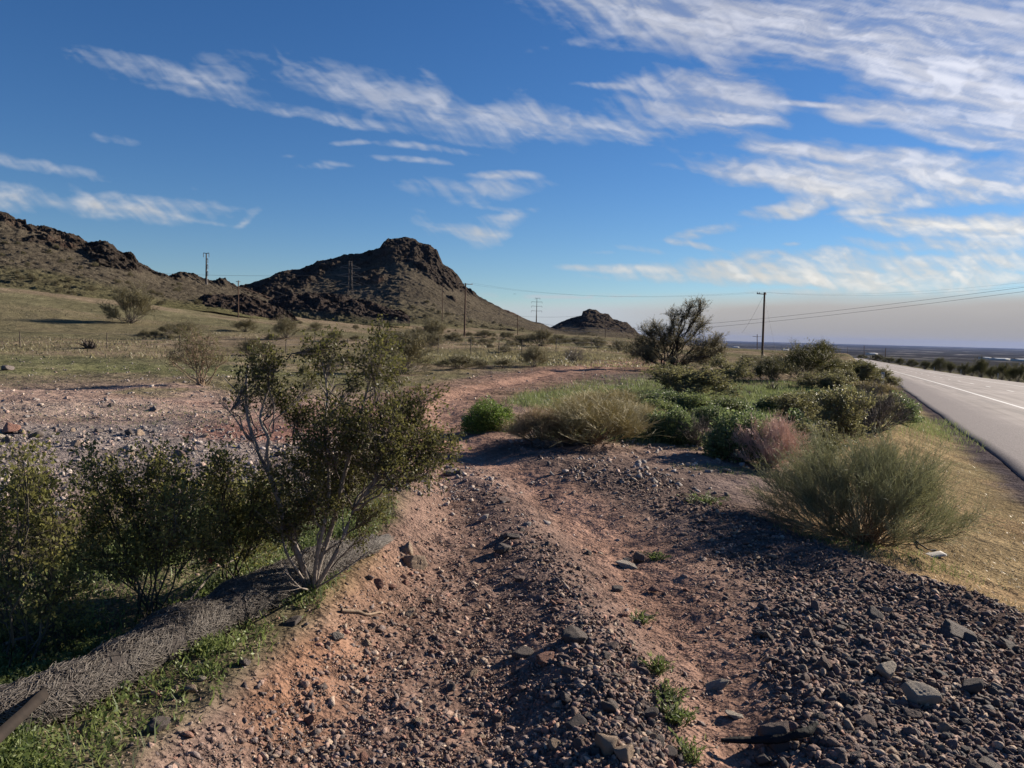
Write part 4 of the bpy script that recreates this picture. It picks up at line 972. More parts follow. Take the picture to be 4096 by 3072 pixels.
G1 = 'shrubs of the green hollow between track and highway'
SH = [
 (490, 430, 54, 33, 'finemound', 'bright_leaf', 'round_shrub', 'bright green round shrub standing at the inner bend of the dirt track'),
 (540, 443, 44, 27, 'reed', 'tan_dry', 'tan_shrub', 'brownish tan fine shrub right next to the bright green round shrub', G1),
 (592, 444, 80, 37, 'reed', 'tan_twig', 'tan_shrub', 'widest wispy tan green shrub between round green shrub and green mounds', G1),
 (605, 418, 56, 22, 'reed', 'tan_twig', 'tan_shrub', 'tan green shrub whose top shows behind the widest tan shrub', G1),
 (662, 408, 50, 17, 'mound', 'green_leaf', 'brittlebush', 'low green mound shrub below the brown creosote and mesquite', G1),
 (672, 440, 48, 32, 'mound', 'green_leaf', 'brittlebush', 'dark green mound shrub with bare lower stems right of the tan shrubs', G1),
 (650, 434, 26, 20, 'reed', 'tan_twig', 'tan_shrub', 'small tan green shrub wedged left of the dark green mound', G1),
 (710, 424, 36, 17, 'mound', 'green_leaf', 'brittlebush', 'small green mound shrub behind the grey leafless twigs', G1),
 (737, 458, 62, 46, 'mound', 'green_leaf', 'brittlebush', 'big dark green mound shrub touching the pink dry shrub', G1),
 (697, 446, 32, 24, 'dry', 'grey_twig', 'twiggy_shrub', 'grey leafless twiggy shrub left of the big dark green mound', G1),
 (797, 428, 46, 36, 'creo', 'creo_leaf2', 'creosote_bush', 'olive creosote bush directly behind the pink dry shrub', G1),
 (832, 442, 52, 50, 'creo', 'creo_leaf2', 'creosote_bush', 'feathery brown green creosote bush behind the broom shrub', G1),
 (812, 455, 50, 34, 'creo', 'creo_leaf2', 'creosote_bush', 'dark low creosote bush between pink shrub and broom shrub', G1),
 (875, 432, 50, 38, 'dry', 'grey_twig', 'twiggy_shrub', 'grey brown leafless shrub beside the dry grass strip', G1),
 (893, 420, 44, 24, 'mound', 'green_leaf', 'brittlebush', 'dark leafy green shrub reaching out over the dry grass strip', G1),
 (850, 412, 60, 18, 'mound', 'green_leaf', 'brittlebush', 'broad flat green shrub behind the feathery creosote bush', G1),
 (815, 401, 22, 11, 'mound', 'green_leaf', 'brittlebush', 'small rounded green shrub in the open grass behind the olive creosote', G1),
 (846, 398, 24, 12, 'mound', 'green_leaf', 'brittlebush', 'small rounded green shrub just left of the grey marker post', G1),
 (870, 396, 30, 11, 'reed', 'tan_twig', 'tan_shrub', 'tan green grassy shrub at the foot of the grey marker post', G1),
 (845, 387, 24, 16, 'creo', 'creo_leaf2', 'creosote_bush', 'olive creosote bush in the thicket at the pavement edge, nearest of the thicket', G1),
 (868, 385, 26, 17, 'creo', 'creo_leaf2', 'creosote_bush', 'olive creosote bush in the thicket beside the short marker post', G1),
 (886, 387, 22, 17, 'creo', 'creo_leaf2', 'creosote_bush', 'dark creosote bush leaning out to the highway shoulder', G1),
 (830, 380, 28, 18, 'creo', 'creo_leaf2', 'creosote_bush', 'olive creosote bush in front of the round dark shrub', G1),
 (852, 376, 26, 15, 'creo', 'creo_leaf2', 'creosote_bush', 'olive creosote bush in the middle of the thicket by the highway', G1),
 (838, 371, 24, 12, 'creo', 'creo_leaf2', 'creosote_bush', 'olive creosote bush at the far end of the thicket by the highway', G1),
 (870, 374, 18, 9, 'creo', 'creo_leaf2', 'creosote_bush', 'small creosote bush touching the white edge of the highway', G1),
 (692, 400, 66, 32, 'creo', 'creo_leaf2', 'creosote_bush', 'brownish creosote bush standing right in front of the mesquite tree', G1),
 (676, 394, 40, 26, 'creo', 'creo_leaf2', 'creosote_bush', 'dark creosote bush overlapped by the brownish creosote below the mesquite', G1),
 (732, 381, 32, 24, 'creo', 'creo_leaf2', 'creosote_bush', 'creosote bush with a dark foot right of the mesquite tree', G1),
 (772, 381, 38, 21, 'wisp', 'creo_leaf2', 'grey_shrub', 'grey green rounded shrub in front of the tall utility pole', G1),
 (806, 381, 42, 29, 'wisp', 'creo_leaf', 'dark_shrub', 'dark bushy shrub right of the tall utility pole', G1),
 (821, 363, 20, 18, 'wisp', 'creo_leaf', 'dark_shrub', 'small dark tree-like shrub where the highway vanishes', G1),
 (795, 366, 20, 10, 'wisp', 'creo_leaf2', 'grey_shrub', 'low grey shrub between utility pole and vanishing highway', G1),
 (625, 428, 44, 22, 'reed', 'tan_twig', 'tan_shrub', 'straw coloured shrub filling the gap between widest tan shrub and green mounds', G1),
 (568, 440, 46, 25, 'reed', 'tan_twig', 'tan_shrub', 'straw coloured shrub between the brownish tan shrub and the widest tan shrub', G1),
 (690, 412, 46, 18, 'mound', 'hollow', 'brittlebush', 'grey green mound shrub in the middle of the hollow', G1),
 (655, 420, 50, 20, 'mound', 'hollow', 'brittlebush', 'grey green mound shrub behind the dark mound with bare stems', G1),
 (728, 412, 40, 14, 'mound', 'hollow', 'brittlebush', 'low grey green mound shrub left of the olive creosote', G1),
 (775, 410, 44, 14, 'mound', 'hollow', 'brittlebush', 'low grey green mound shrub behind the olive creosote', G1),
 (755, 440, 44, 26, 'mound', 'green_leaf', 'brittlebush', 'green mound shrub rising behind the pink dry shrub', G1),
 (820, 418, 46, 26, 'mound', 'creo_leaf2', 'brittlebush', 'olive mound shrub between olive creosote and feathery creosote', G1),
 (862, 425, 50, 28, 'creo', 'creo_leaf2', 'creosote_bush', 'olive creosote bush left of the leafless grey brown shrub', G1),
 (790, 445, 40, 30, 'mound', 'green_leaf', 'brittlebush', 'dark green mound shrub right behind the pink dry shrub', G1),
 (840, 392, 40, 16, 'creo', 'creo_leaf2', 'creosote_bush', 'broad olive creosote bush left of the grey marker post', G1),
 (815, 388, 30, 16, 'creo', 'creo_leaf2', 'creosote_bush', 'olive creosote bush at the grassy side of the thicket', G1),
 (858, 381, 30, 17, 'creo', 'creo_leaf', 'creosote_bush', 'darkest creosote bush inside the thicket by the highway', G1),
 (750, 366, 18, 9, 'wisp', 'wisp', 'grey_shrub', 'low brown shrub just left of the tall utility pole', G1),
]
b = at(203, 385)
w_, f_ = blob_shrub(local_blobs(b, [(178, 354, 13, 9), (194, 346, 17, 11), (211, 352, 13, 11), (190, 335, 14, 8), (207, 339, 11, 9), (223, 362, 6, 8), (171, 361, 6, 6), (200, 362, 14, 8)], b[1]), .15, .022, 330, .017, .22, 2, None, .8)
put('lone', 'creosote_bush', b, 'lone sparse creosote bush with white stems throwing a long shadow on pink dirt', 'shrub', [('branchwork', w_, 'stick'), ('foliage', f_, 'creo_leaf2')])
G2 = 'shrubs on the open flat around the track'
SH += [
 (131, 323, 34, 34, 'wisp', 'wisp', 'wispy_shrub', 'large wispy olive shrub on the grassy left slope', G2),
 (187, 337, 30, 15, 'wisp', 'wisp', 'wispy_shrub', 'brown shrub showing above the lone sparse creosote bush', G2),
 (170, 334, 18, 11, 'wisp', 'wisp', 'wispy_shrub', 'small shrub left behind the lone sparse creosote bush', G2),
 (286, 338, 22, 19, 'wisp', 'wisp', 'wispy_shrub', 'round dark shrub with a shadow beyond the fence, below the butte slope', G2),
 (245, 332, 24, 12, 'wisp', 'wisp', 'wispy_shrub', 'dark shrub at the foot of the second utility pole', G2),
 (254, 356, 32, 16, 'wisp', 'wisp', 'wispy_shrub', 'low brown shrub behind the left plume of the tall creosote', G2),
 (315, 331, 16, 8, 'wisp', 'wisp', 'wispy_shrub', 'small brown shrub under the lattice tower', G2),
 (348, 364, 18, 11, 'wisp', 'wisp', 'wispy_shrub', 'brown shrub seen between the two plumes of the tall creosote', G2),
 (304, 372, 10, 8, 'mound', 'creo_leaf2', 'dark_shrub', 'tiny dark leafy shrub left of the plumes of the tall creosote', G2),
 (403, 373, 44, 40, 'wisp', 'wisp', 'wispy_shrub', 'big wispy shrub immediately right of the tall creosote plume', G2),
 (434, 340, 22, 19, 'wisp', 'wisp', 'wispy_shrub', 'tall brown shrub left of the crossarm pole', G2),
 (418, 338, 15, 10, 'wisp', 'wisp', 'wispy_shrub', 'small brown shrub left of the tall brown shrub near the crossarm pole', G2),
 (455, 341, 16, 9, 'wisp', 'wisp', 'wispy_shrub', 'low shrub in front of the crossarm pole', G2),
 (484, 337.5, 16, 7, 'wisp', 'wisp', 'wispy_shrub', 'low shrub right of the crossarm pole', G2),
 (485, 344.5, 13, 6, 'wisp', 'wisp', 'wispy_shrub', 'small shrub on the flat below the low shrub right of the crossarm pole', G2),
 (521, 344.5, 14, 8, 'wisp', 'wisp', 'wispy_shrub', 'dark low shrub at the foot of the short thin pole', G2),
 (541, 346, 20, 16, 'wisp', 'wisp', 'wispy_shrub', 'wispy shrub in front of the steel monopole', G2),
 (558, 344, 15, 9, 'wisp', 'wisp', 'wispy_shrub', 'dark shrub in front of the saddle between the hills', G2),
 (534, 367, 22, 20, 'wisp', 'wisp', 'wispy_shrub', 'grey wispy shrub on the far edge of the curving track', G2),
 (503, 368, 24, 9, 'wisp', 'wisp', 'wispy_shrub', 'low flat shrub left of the grey wispy shrub at the track edge', G2),
 (480, 368.5, 18, 9, 'wisp', 'wisp', 'wispy_shrub', 'low brown shrub where the far track edge straightens', G2),
 (457, 369, 30, 13, 'wisp', 'wisp', 'wispy_shrub', 'wide brown shrub on the bank beyond the track bend', G2),
 (574, 363, 17, 15, 'dry', 'grey_twig', 'twiggy_shrub', 'half dead twiggy shrub beside the leaning white pipe', G2),
 (598, 348, 18, 11, 'wisp', 'wisp', 'wispy_shrub', 'dark shrub below the small craggy hill', G2),
 (619, 352, 22, 12, 'wisp', 'wisp', 'wispy_shrub', 'pale brown shrub just left of the mesquite tree', G2),
 (632, 353, 16, 10, 'wisp', 'wisp', 'wispy_shrub', 'brown shrub touching the left side of the mesquite crown', G2),
 (583, 346, 10, 6, 'wisp', 'wisp', 'wispy_shrub', 'tiny shrub on the flat left of the dark shrub below the small hill', G2),
 (272, 340, 12, 6, 'wisp', 'wisp', 'wispy_shrub', 'tiny shrub left of the round shadowed shrub beyond the fence', G2),
 (505, 352, 16, 6, 'wisp', 'wisp', 'wispy_shrub', 'flat brown shrub along the fence right of the crossarm pole', G2),
]
for q in SH:
    k_ = 1.18 if len(q) > 8 and q[8] == G1 else 1.0
    shrub(q[0], q[1], q[2] * k_, q[3] * k_, *q[4:])

# shrubs beyond the highway
fr = [(940, 368, 13, 11), (981, 374, 17, 15), (1002, 375.5, 14, 12), (1018, 378, 16, 13), (877, 360.5, 13, 6), (862, 359.5, 9, 5), (900, 364, 10, 6), (950, 370, 12, 8), (964, 372, 14, 8), (925, 367, 12, 6), (912, 365, 10, 6), (992, 376, 12, 9), (972, 374, 10, 7), (889, 362, 10, 5), (1035, 380, 18, 13), (850, 357.5, 9, 4), (935, 367, 8, 5), (1010, 376, 10, 9)]
farlab = {0: 'dark shrub behind the middle marker post across the highway', 1: 'largest dark shrub beyond the highway near the right edge', 3: 'tall dark shrub beyond the highway at the right frame edge'}
for i, (px, py, w, h) in enumerate(fr):
    # stand them on the embankment beyond the pavement
    v = ray(px, py); y = np.linspace(40, 420, 900); x = v[0] / v[1] * y
    s, t = road_st(x, y); k = np.nonzero(s > RW + 3.0)[0]
    if not len(k): continue
    d = y[k[0]] + 1; 
    b = P(px, py, d); b[2] = float(ground_z(np.array([b[0]]), np.array([b[1]]))[0])
    e = link('roadside_shrub', tjoin('wisp', i, 'creo_leaf')); sc_ = d / FPX
    ytop = P(px, py - h, d)[2]; hh = max(ytop - b[2], h * sc_ * .6)
    e.location = b; e.scale = (w * sc_, w * sc_, hh); e.rotation_euler = (0, 0, rng.uniform(0, 6)); tag(e, farlab.get(i, 'dark scrubby bush in the row beyond the far shoulder of the highway'), 'shrub', 'shrubs beyond the highway')

# small shrubs dotted over the slopes and the flat: individuals sharing a few meshes
cnt = 0
for _ in range(900):
    if cnt >= 105: break
    th = R(rng.uniform(-37, 12)); r = math.exp(rng.uniform(math.log(60), math.log(330)))
    x, y = r * math.sin(th), r * math.cos(th)
    z = float(ground_z(np.array([x]), np.array([y]))[0]); px, py = project((x, y, z))
    if not (-5 < px < 640) or py > 350 or fbm2(np.array([x * .03]), np.array([y * .03]), 3, 301)[0] < .45: continue
    h = rng.uniform(.5, 1.3); w = h * rng.uniform(1.0, 1.9)
    e = link('desert_shrub', tjoin('wisp', cnt, 'wisp')); e.location = (x, y, z - .05); e.scale = (w, w, h); e.rotation_euler = (0, 0, rng.uniform(0, 6))
    tag(e, 'small dry brown shrub dotting the grassy flat and slopes before the hills', 'shrub', 'small shrubs dotting the flat before the hills'); cnt += 1
for key, nmax, v0, v1, lab in (('left', 65, .06, .7, 'small scrubby bush among the rocks of the left ridge'), ('butte', 60, .05, .45, 'small scrubby bush on the lower slope of the butte'), ('small', 8, .1, .4, 'small scrubby bush on the slope of the small craggy hill')):
    Gm, vv, us = HILLS[key]; c = 0
    for _ in range(900):
        if c >= nmax: break
        i = rng.integers(int(np.searchsorted(vv, v0)), int(np.searchsorted(vv, v1))); j = rng.integers(0, Gm.shape[1]); p = Gm[i, j]
        px, py = project(p)
        if not (0 < px < 700) or p[2] < float(ground_z(np.array([p[0]]), np.array([p[1]]))[0]): continue
        h = rng.uniform(.7, 1.8) * (1.4 if key != 'left' else 1); w = h * rng.uniform(1.0, 1.7)
        e = link('desert_shrub', tjoin('wisp', c, 'wisp')); e.location = p - UP * .15; e.scale = (w, w, h); e.rotation_euler = (0, 0, rng.uniform(0, 6))
        tag(e, lab, 'shrub', lab.replace('small scrubby bush', 'scrubby bushes')); c += 1

# ---------------------------------------------------------------- grass and weeds (stuff)
def blades(XY, h, w, mat, name, label, zoff=-.01, lean=.35, seg=2):
    n = len(XY); z = ground_z(XY[:, 0], XY[:, 1])
    A = np.concatenate([XY, z[:, None] + zoff], 1)
    hh = h * rng.uniform(.45, 1.2, (n, 1)); a = rng.uniform(0, 6.283, n); side = np.stack([np.cos(a), np.sin(a), a * 0], 1)
    ld = rng.normal(size=(n, 3)) * lean; ld[:, 2] = 1; ld = unit(ld)
    Mi = A + ld * hh * .55; dr = rng.normal(size=(n, 3)) * lean * .8; dr[:, 2] = .8; E = Mi + unit(dr) * hh * .5
    ww = w * rng.uniform(.6, 1.3, (n, 1))
    V = np.stack([A - side * ww, A + side * ww, Mi + side * ww * .7, Mi - side * ww * .7, E + side * ww * .1, E - side * ww * .1], 1).reshape(-1, 3)
    i = np.arange(n)[:, None] * 6
    F = np.concatenate([i + [0, 1, 2, 3], i + [3, 2, 4, 5]])
    o = link(name, mesh_np(name, V, F, [M[mat]], np.repeat(rng.random(n), 6), False, 'tint')); tag(o, label, 'grass', kind='stuff'); return o

def scatter(n, r0, r1, a0, a1, accept, power=1.0):
    """points with even screen density: log range, uniform angle; accept(x, y) -> probability"""
    r = np.exp(rng.uniform(math.log(r0), math.log(r1), n)); th = np.radians(rng.uniform(a0, a1, n))
    x, y = r * np.sin(th), r * np.cos(th); k = rng.random(n) < accept(x, y)
    return np.stack([x[k], y[k]], 1)

def clump(x, y, f, seed, lo, hi): return sstep(lo, hi, fbm2(x * f, y * f, 3, seed))
def acc_weed(x, y):
    d, sg, _ = polydist(x, y, BANK)
    return sstep(.16, .42, d * sg) * sstep(7.5, 5.5, y) * sstep(-4.6, -3.6, x) * (.10 + .94 * clump(x, y, 2.2, 401, .42, .6)) * sstep(2.3, 1.7, d * sg)
XY = scatter(110000, 2.2, 8, -50, 0, acc_weed)
blades(XY, .075, .0045, 'weed', 'weeds', 'green weeds growing on the verge below the straw roll', lean=.6)
XY = scatter(40000, 2.2, 8, -50, 0, lambda x, y: acc_weed(x, y) * clump(x, y, 3, 405, .5, .62))
blades(XY, .11, .0028, 'weed2', 'grass', 'grey green grass tufts among the verge weeds', lean=.4)
n_ = 5200; XY = scatter(60000, 2.2, 7.5, -50, 0, acc_weed)[:n_]; n_ = len(XY); zz = ground_z(XY[:, 0], XY[:, 1])
C = np.repeat(np.concatenate([XY, zz[:, None]], 1), 11, 0); C[:, :2] += rng.normal(size=(len(C), 2)) * .022; C[:, 2] += rng.uniform(.004, .06, len(C))
g_ = Geo(); g_.leaves(C, .010, .0042, None, np.repeat(rng.random(n_), 11)); o_ = g_.build('weeds', M['weed']); tag(o_, 'small leafy green forbs crowding the verge below the straw roll', 'weeds', kind='stuff')
def acc_dry(x, y):
    s, t = road_st(x, y); bd, bsg, _ = polydist(x, y, BERM)
    lw = np.interp(np.hypot(x, y), [3, 8, 15, 40], [2.6, 3.0, 3.4, 3.6])
    return sstep(-1.1, -.8, s / lw) * sstep(-.3, -.7, s) * sstep(.3, .6, np.where(bsg < 0, bd, 0)) * (.25 + .75 * clump(x, y, 1.3, 411, .35, .6))
XY = scatter(110000, 4, 45, 14, 44, acc_dry); k = rng.random(len(XY)) < .8
blades(XY[k], .065, .005, 'drygrass', 'dry_grass', 'flattened yellow dry grass on the strip along the highway', lean=1.5)
blades(XY[~k][::2], .05, .003, 'weed2', 'grass', 'thin greenish grass showing through the dry roadside grass', lean=.8)
GP = [(700, 405, 5, 4.5), (640, 437, 2.2, .8), (770, 395, 7, 7), (725, 470, .7, .35), (700, 420, 3, 1.5), (610, 400, 4, 3), (870, 548, .9, .35), (930, 565, .5, .4), (850, 395, 5, 3), (560, 408, 2, .8), (520, 437, .8, .4)]
def acc_green(x, y):
    o = np.zeros(x.shape)
    for (px, py, rx, ry) in GP:
        p = W(px, py); o = np.maximum(o, sstep(1.1, .5, np.sqrt(((x - p[0]) / rx) ** 2 + ((y - p[1]) / ry) ** 2)))
    d, sg, t = polydist(x, y, TRACK)
    return o * (.3 + .7 * clump(x, y, .9, 421, .35, .6)) * sstep(1.2, 1.9, d)
XY = scatter(30000, 5, 10.5, 0, 42, acc_green); blades(XY, .06, .003, 'weed', 'green_grass', 'short green grass tufts at the feet of the broom and pink shrubs', lean=.6)
XY = scatter(120000, 10.5, 34, -2, 40, acc_green)
blades(XY, .17, .006, 'hollow', 'green_grass', 'soft green spring grass filling the hollow between the shrubs', lean=.5)
def acc_thin(x, y):
    d, sg, t = polydist(x, y, TRACK); s, t2 = road_st(x, y)
    return .35 * clump(x, y, .3, 431, .42, .6) * sstep(1.2, 2.2, d) * sstep(-3, -5, s)
XY = scatter(60000, 11, 70, -40, 12, acc_thin)
blades(XY, .06, .006, 'weed', 'sparse_grass', 'thin sparse green grass on the gravelly flat', lean=.7)
XY = scatter(42000, 40, 300, -40, 11, lambda x, y: .9 * clump(x, y, .05, 461, .4, .62) * (ground_z(x, y) > -1.2))
blades(XY, .27, .045, 'wisp', 'low_scrub', 'low brownish scrub and dry tufts speckling the far grassy flat', lean=.9)
def tuft(px, py, n, rad, h, mat, name, label, cat, group=None):
    b = at(px, py); g = Geo()
    A = np.concatenate([rng.normal(size=(n, 2)) * rad * .4, np.zeros((n, 1))], 1); E = A + np.concatenate([rng.normal(size=(n, 2)) * rad * .8, rng.uniform(.5, 1.1, (n, 1)) * h], 1)
    g.tubes(bez(A, A * .5 + E * .5 + UP * h * .2, E, 4), taper(n, 4, .003, .0012), 3)
    C, D = tips(bez(A, A * .5 + E * .5 + UP * h * .2, E, 4), n * 4, .2, 1, .006); g.leaves(C, .014, .004, D)
    o = g.build(name, M[mat]); o.location = b; tag(o, label, cat, group)
GW = 'weed tufts among the track stones'
for q in [(656, 560, 30, .05, .05, 'small pale green weed tuft alone far up the right wheel track'), (655, 672, 40, .05, .07, 'green weed tuft on the right flank of the centre stone ridge'), (668, 699, 40, .05, .06, 'dark green weed tuft beside the black stone on the centre ridge'),
          (674, 722, 50, .06, .08, 'weed tuft just below the grey flat slab on the centre ridge'), (690, 760, 30, .06, .06, 'weed tuft at the lower frame edge in the right wheel track'), (640, 622, 26, .05, .05, 'faint weed tuft on the centre ridge near its large slab'), (705, 503, 60, .14, .09, 'yellow green weed clump in the far part of the dark berm')]:
    tuft(*q[:5], 'weed', 'weed_tuft', q[5], 'weed', GW)
# ---------------------------------------------------------------- stones
def ico(sub):
    t = (1 + 5 ** .5) / 2
    V = [(-1, t, 0), (1, t, 0), (-1, -t, 0), (1, -t, 0), (0, -1, t), (0, 1, t), (0, -1, -t), (0, 1, -t), (t, 0, -1), (t, 0, 1), (-t, 0, -1), (-t, 0, 1)]
    F = [(0, 11, 5), (0, 5, 1), (0, 1, 7), (0, 7, 10), (0, 10, 11), (1, 5, 9), (5, 11, 4), (11, 10, 2), (10, 7, 6), (7, 1, 8), (3, 9, 4), (3, 4, 2), (3, 2, 6), (3, 6, 8), (3, 8, 9), (4, 9, 5), (2, 4, 11), (6, 2, 10), (8, 6, 7), (9, 8, 1)]
    V = [np.array(v) / np.linalg.norm(v) for v in V]
    for _ in range(sub):
        mid = {}; F2 = []
        def m(a, b):
            k = (min(a, b), max(a, b))
            if k not in mid:
                p = V[a] + V[b]; V.append(p / np.linalg.norm(p)); mid[k] = len(V) - 1
            return mid[k]
        for a, b, c in F:
            x, y, z = m(a, b), m(b, c), m(c, a); F2 += [(a, x, z), (b, y, x), (c, z, y), (x, y, z)]
        F = F2
    return np.array(V), np.array(F)
def stone_shape(V, r, ncut=11, rough=.03, flat=(1, .8, .6)):
    n = unit(r.normal(size=(ncut, 3))); d = r.uniform(.48, .95, ncut)
    dots = V @ n.T
    rad = np.min(np.where(dots > .05, d[None] / np.maximum(dots, .05), 9), axis=1); rad = np.minimum(rad, 1.3)
    Q = V * rad[:, None]
    Q = Q + V * (rough * 2 * (fbm3(V * 3.1 + r.uniform(0, 90, 3), 4, 5, .6) - .5))[:, None]
    Q = Q * np.array(flat)
    return Q / np.abs(Q[:, 0]).max()
I1, F1 = ico(1); I2, F2 = ico(2); I3, F3 = ico(3)
rr_ = np.random.default_rng(5)
SHP1 = [stone_shape(I1, rr_, 6, .05, (1, rr_.uniform(.6, 1), rr_.uniform(.4, .8))) for _ in range(24)]
I0, F0 = ico(0)
SHP0 = [stone_shape(I0, rr_, 7, .08, (1, rr_.uniform(.65, 1), rr_.uniform(.45, .85))) for _ in range(16)]
SHP2 = [stone_shape(I2, rr_, 8, .05, (1, rr_.uniform(.6, 1), rr_.uniform(.4, .8))) for _ in range(30)]

def rand_rot(n, tilt=.9):
    a = rng.uniform(0, 6.283, n); b = rng.normal(size=n) * tilt; c = rng.normal(size=n) * tilt
    ca, sa, cb, sb, cc, sc2 = np.cos(a), np.sin(a), np.cos(b), np.sin(b), np.cos(c), np.sin(c)
    Z = np.zeros(n); O = np.ones(n)
    Rz = np.stack([ca, -sa, Z, sa, ca, Z, Z, Z, O], 1).reshape(n, 3, 3); Rx = np.stack([O, Z, Z, Z, cb, -sb, Z, sb, cb], 1).reshape(n, 3, 3); Ry = np.stack([cc, Z, sc2, Z, O, Z, -sc2, Z, cc], 1).reshape(n, 3, 3)
    return Rz @ Rx @ Ry

PAL = .78 * np.array([(.19, .13, .11), (.24, .165, .135), (.14, .11, .10), (.29, .20, .16), (.12, .095, .09), (.38, .29, .225), (.21, .165, .15), (.30, .17, .13)])
PALD = np.array([(.10, .069, .06), (.072, .057, .053), (.135, .09, .076), (.085, .06, .056), (.16, .112, .09), (.125, .08, .068), (.22, .165, .125), (.062, .053, .051)])
PALG = np.array([(.22, .19, .18), (.18, .16, .15), (.27, .23, .20), (.14, .125, .12), (.32, .26, .22), (.25, .18, .15)])
def hull(npt, r):
    Pt = unit(r.normal(size=(npt, 3))) * r.uniform(.8, 1.05, (npt, 1)) * np.array([1, r.uniform(.6, 1), r.uniform(.38, .75)])
    F = []
    for a in range(npt):
        for b in range(a + 1, npt):
            for c in range(b + 1, npt):
                n = np.cross(Pt[b] - Pt[a], Pt[c] - Pt[a]); d = (Pt - Pt[a]) @ n
                if (d < 1e-9).all(): F.append((a, b, c))
                elif (d > -1e-9).all(): F.append((a, c, b))
    return Pt, np.array(F)
HUL = [hull(int(rr_.integers(8, 13)), rr_) for _ in range(26)]
HULS = [hull(7, rr_) for _ in range(14)]
def chips(XY, size, pal, shapes, lift):
    n = len(XY); z = ground_z(XY[:, 0], XY[:, 1]); k = rng.integers(0, len(shapes), n); Rm = rand_rot(n, .5)
    c = pal[rng.integers(0, len(pal), n)] * rng.uniform(.9, 1.9, (n, 1)); Vs, Fs, Cs, o = [], [], [], 0
    for s, (Pt, F) in enumerate(shapes):
        i = np.nonzero(k == s)[0]
        if not len(i): continue
        V = np.einsum('nij,vj->nvi', Rm[i], Pt) * size[i][:, None, None] + np.concatenate([XY[i], (z[i] + size[i] * lift)[:, None]], 1)[:, None]
        Vs.append(V.reshape(-1, 3)); Fs.append((np.arange(len(i))[:, None, None] * len(Pt) + F[None]).reshape(-1, 3) + o); Cs.append(np.repeat(c[i], len(Pt), 0)); o += V.shape[0] * V.shape[1]
    return np.concatenate(Vs), np.concatenate(Fs), np.concatenate(Cs)
def stones(XY, size, pal, shapes, F, lift):
    n = len(XY); z = ground_z(XY[:, 0], XY[:, 1]); S = np.stack(shapes)[rng.integers(0, len(shapes), n)]
    V = np.einsum('nij,nvj->nvi', rand_rot(n), S) * size[:, None, None]
    V += np.concatenate([XY, (z + size * lift)[:, None]], 1)[:, None]
    c = pal[rng.integers(0, len(pal), n)] * rng.uniform(.9, 1.9, (n, 1))
    nv = S.shape[1]
    FF = (np.arange(n)[:, None, None] * nv + F[None]).reshape(-1, 3)
    return V.reshape(-1, 3), FF, np.repeat(c, nv, 0)
def gravel_obj(batches, name, label):
    Vs, Fs, Cs, o = [], [], [], 0
    for V, F, C in batches:
        Vs.append(V); Fs.append(F + o); Cs.append(C); o += len(V)
    tag(link(name, mesh_np(name, np.concatenate(Vs), np.concatenate(Fs), [M['gravel']], np.concatenate(Cs))), label, 'gravel', kind='stuff')
def psize(n, lo, hi, a=2.2):
    u = rng.random(n); return (lo ** (1 - a) + u * (hi ** (1 - a) - lo ** (1 - a))) ** (1 / (1 - a))

def fields(x, y):
    dB, sB, _ = polydist(x, y, BERM); dR, sR, _ = polydist(x, y, RIDGE); dK, sK, _ = polydist(x, y, BANK); dU, sU, _ = polydist(x, y, RUTR)
    r = np.hypot(x, y)
    return dB * sB, dR * sR, dK * sK, dU * sU, r
BERML = [pw(*p) for p in ((830, 800), (798, 702), (775, 640), (765, 595), (725, 558), (680, 522), (598, 488), (545, 462), (513, 448))]
def acc_berm(x, y):
    b, rg, k, u, r = fields(x, y)
    dl, sl, _ = polydist(x, y, BERML)
    wl = np.interp(r, [2.5, 4, 6, 12], [1.35, .95, .55, .5]); wr = np.interp(r, [3, 6, 12], [.55, .4, .3])
    return np.where(b > 0, sstep(-.2, .15, -dl * sl), sstep(wr * 1.2, wr * .6, -b)) * np.interp(r, [4, 7, 11, 15], [1, .6, .35, 0])
def acc_ridge(x, y):
    b, rg, k, u, r = fields(x, y); w = np.interp(r, [2.6, 3.6, 4.4, 7, 10], [.28, .24, .16, .2, .2])
    return sstep(w * 1.3, w * .6, np.abs(rg)) * np.interp(r, [3.6, 4.4, 6, 10], [1, .3, .16, .08])
def acc_track(x, y):
    b, rg, k, u, r = fields(x, y)
    o = sstep(.25, -.1, k) * sstep(-.2, .15, b) * (.12 + .88 * sstep(.18, .6, np.abs(u)))
    weed = sstep(0, .2, k) * .06
    return np.maximum(o, weed) * np.interp(r, [4, 6, 9, 12], [1, .6, .3, .1])
def acc_small(x, y):
    b, rg, k, u, r = fields(x, y); s, t = road_st(x, y)
    return np.where(k > .1, .12, .8) * sstep(-.25, .1, np.where(b < 0, b + .3, 1)) * sstep(-2.5, -3.5, s)
gb = []
XY = scatter(95000, 2.1, 9, -32, 46, acc_berm); gb.append(chips(XY, psize(len(XY), .009, .042, 2.35), PALD, HUL, .12))
XY = scatter(3000, 2.1, 5, -5, 46, acc_berm); gb.append(stones(XY, psize(len(XY), .016, .04, 2.3), PALD, SHP2, F2, .12))
XY = scatter(6000, 7, 17, -20, 40, acc_berm); gb.append(chips(XY, psize(len(XY), .018, .06, 2.5), PALD, HUL, .12))
gravel_obj(gb, 'stone_berm', 'loose dark purplish stones heaped along the right side of the track')
gb = []
XY = scatter(52000, 2.1, 10, -20, 20, acc_ridge); gb.append(chips(XY, psize(len(XY), .008, .036, 2.4), np.concatenate([PAL, PALD, PALD]), HUL, .12))
XY = scatter(70000, 2.1, 12, -42, 40, acc_track); gb.append(chips(XY, psize(len(XY), .0065, .034, 2.55), PAL, HUL, .05))
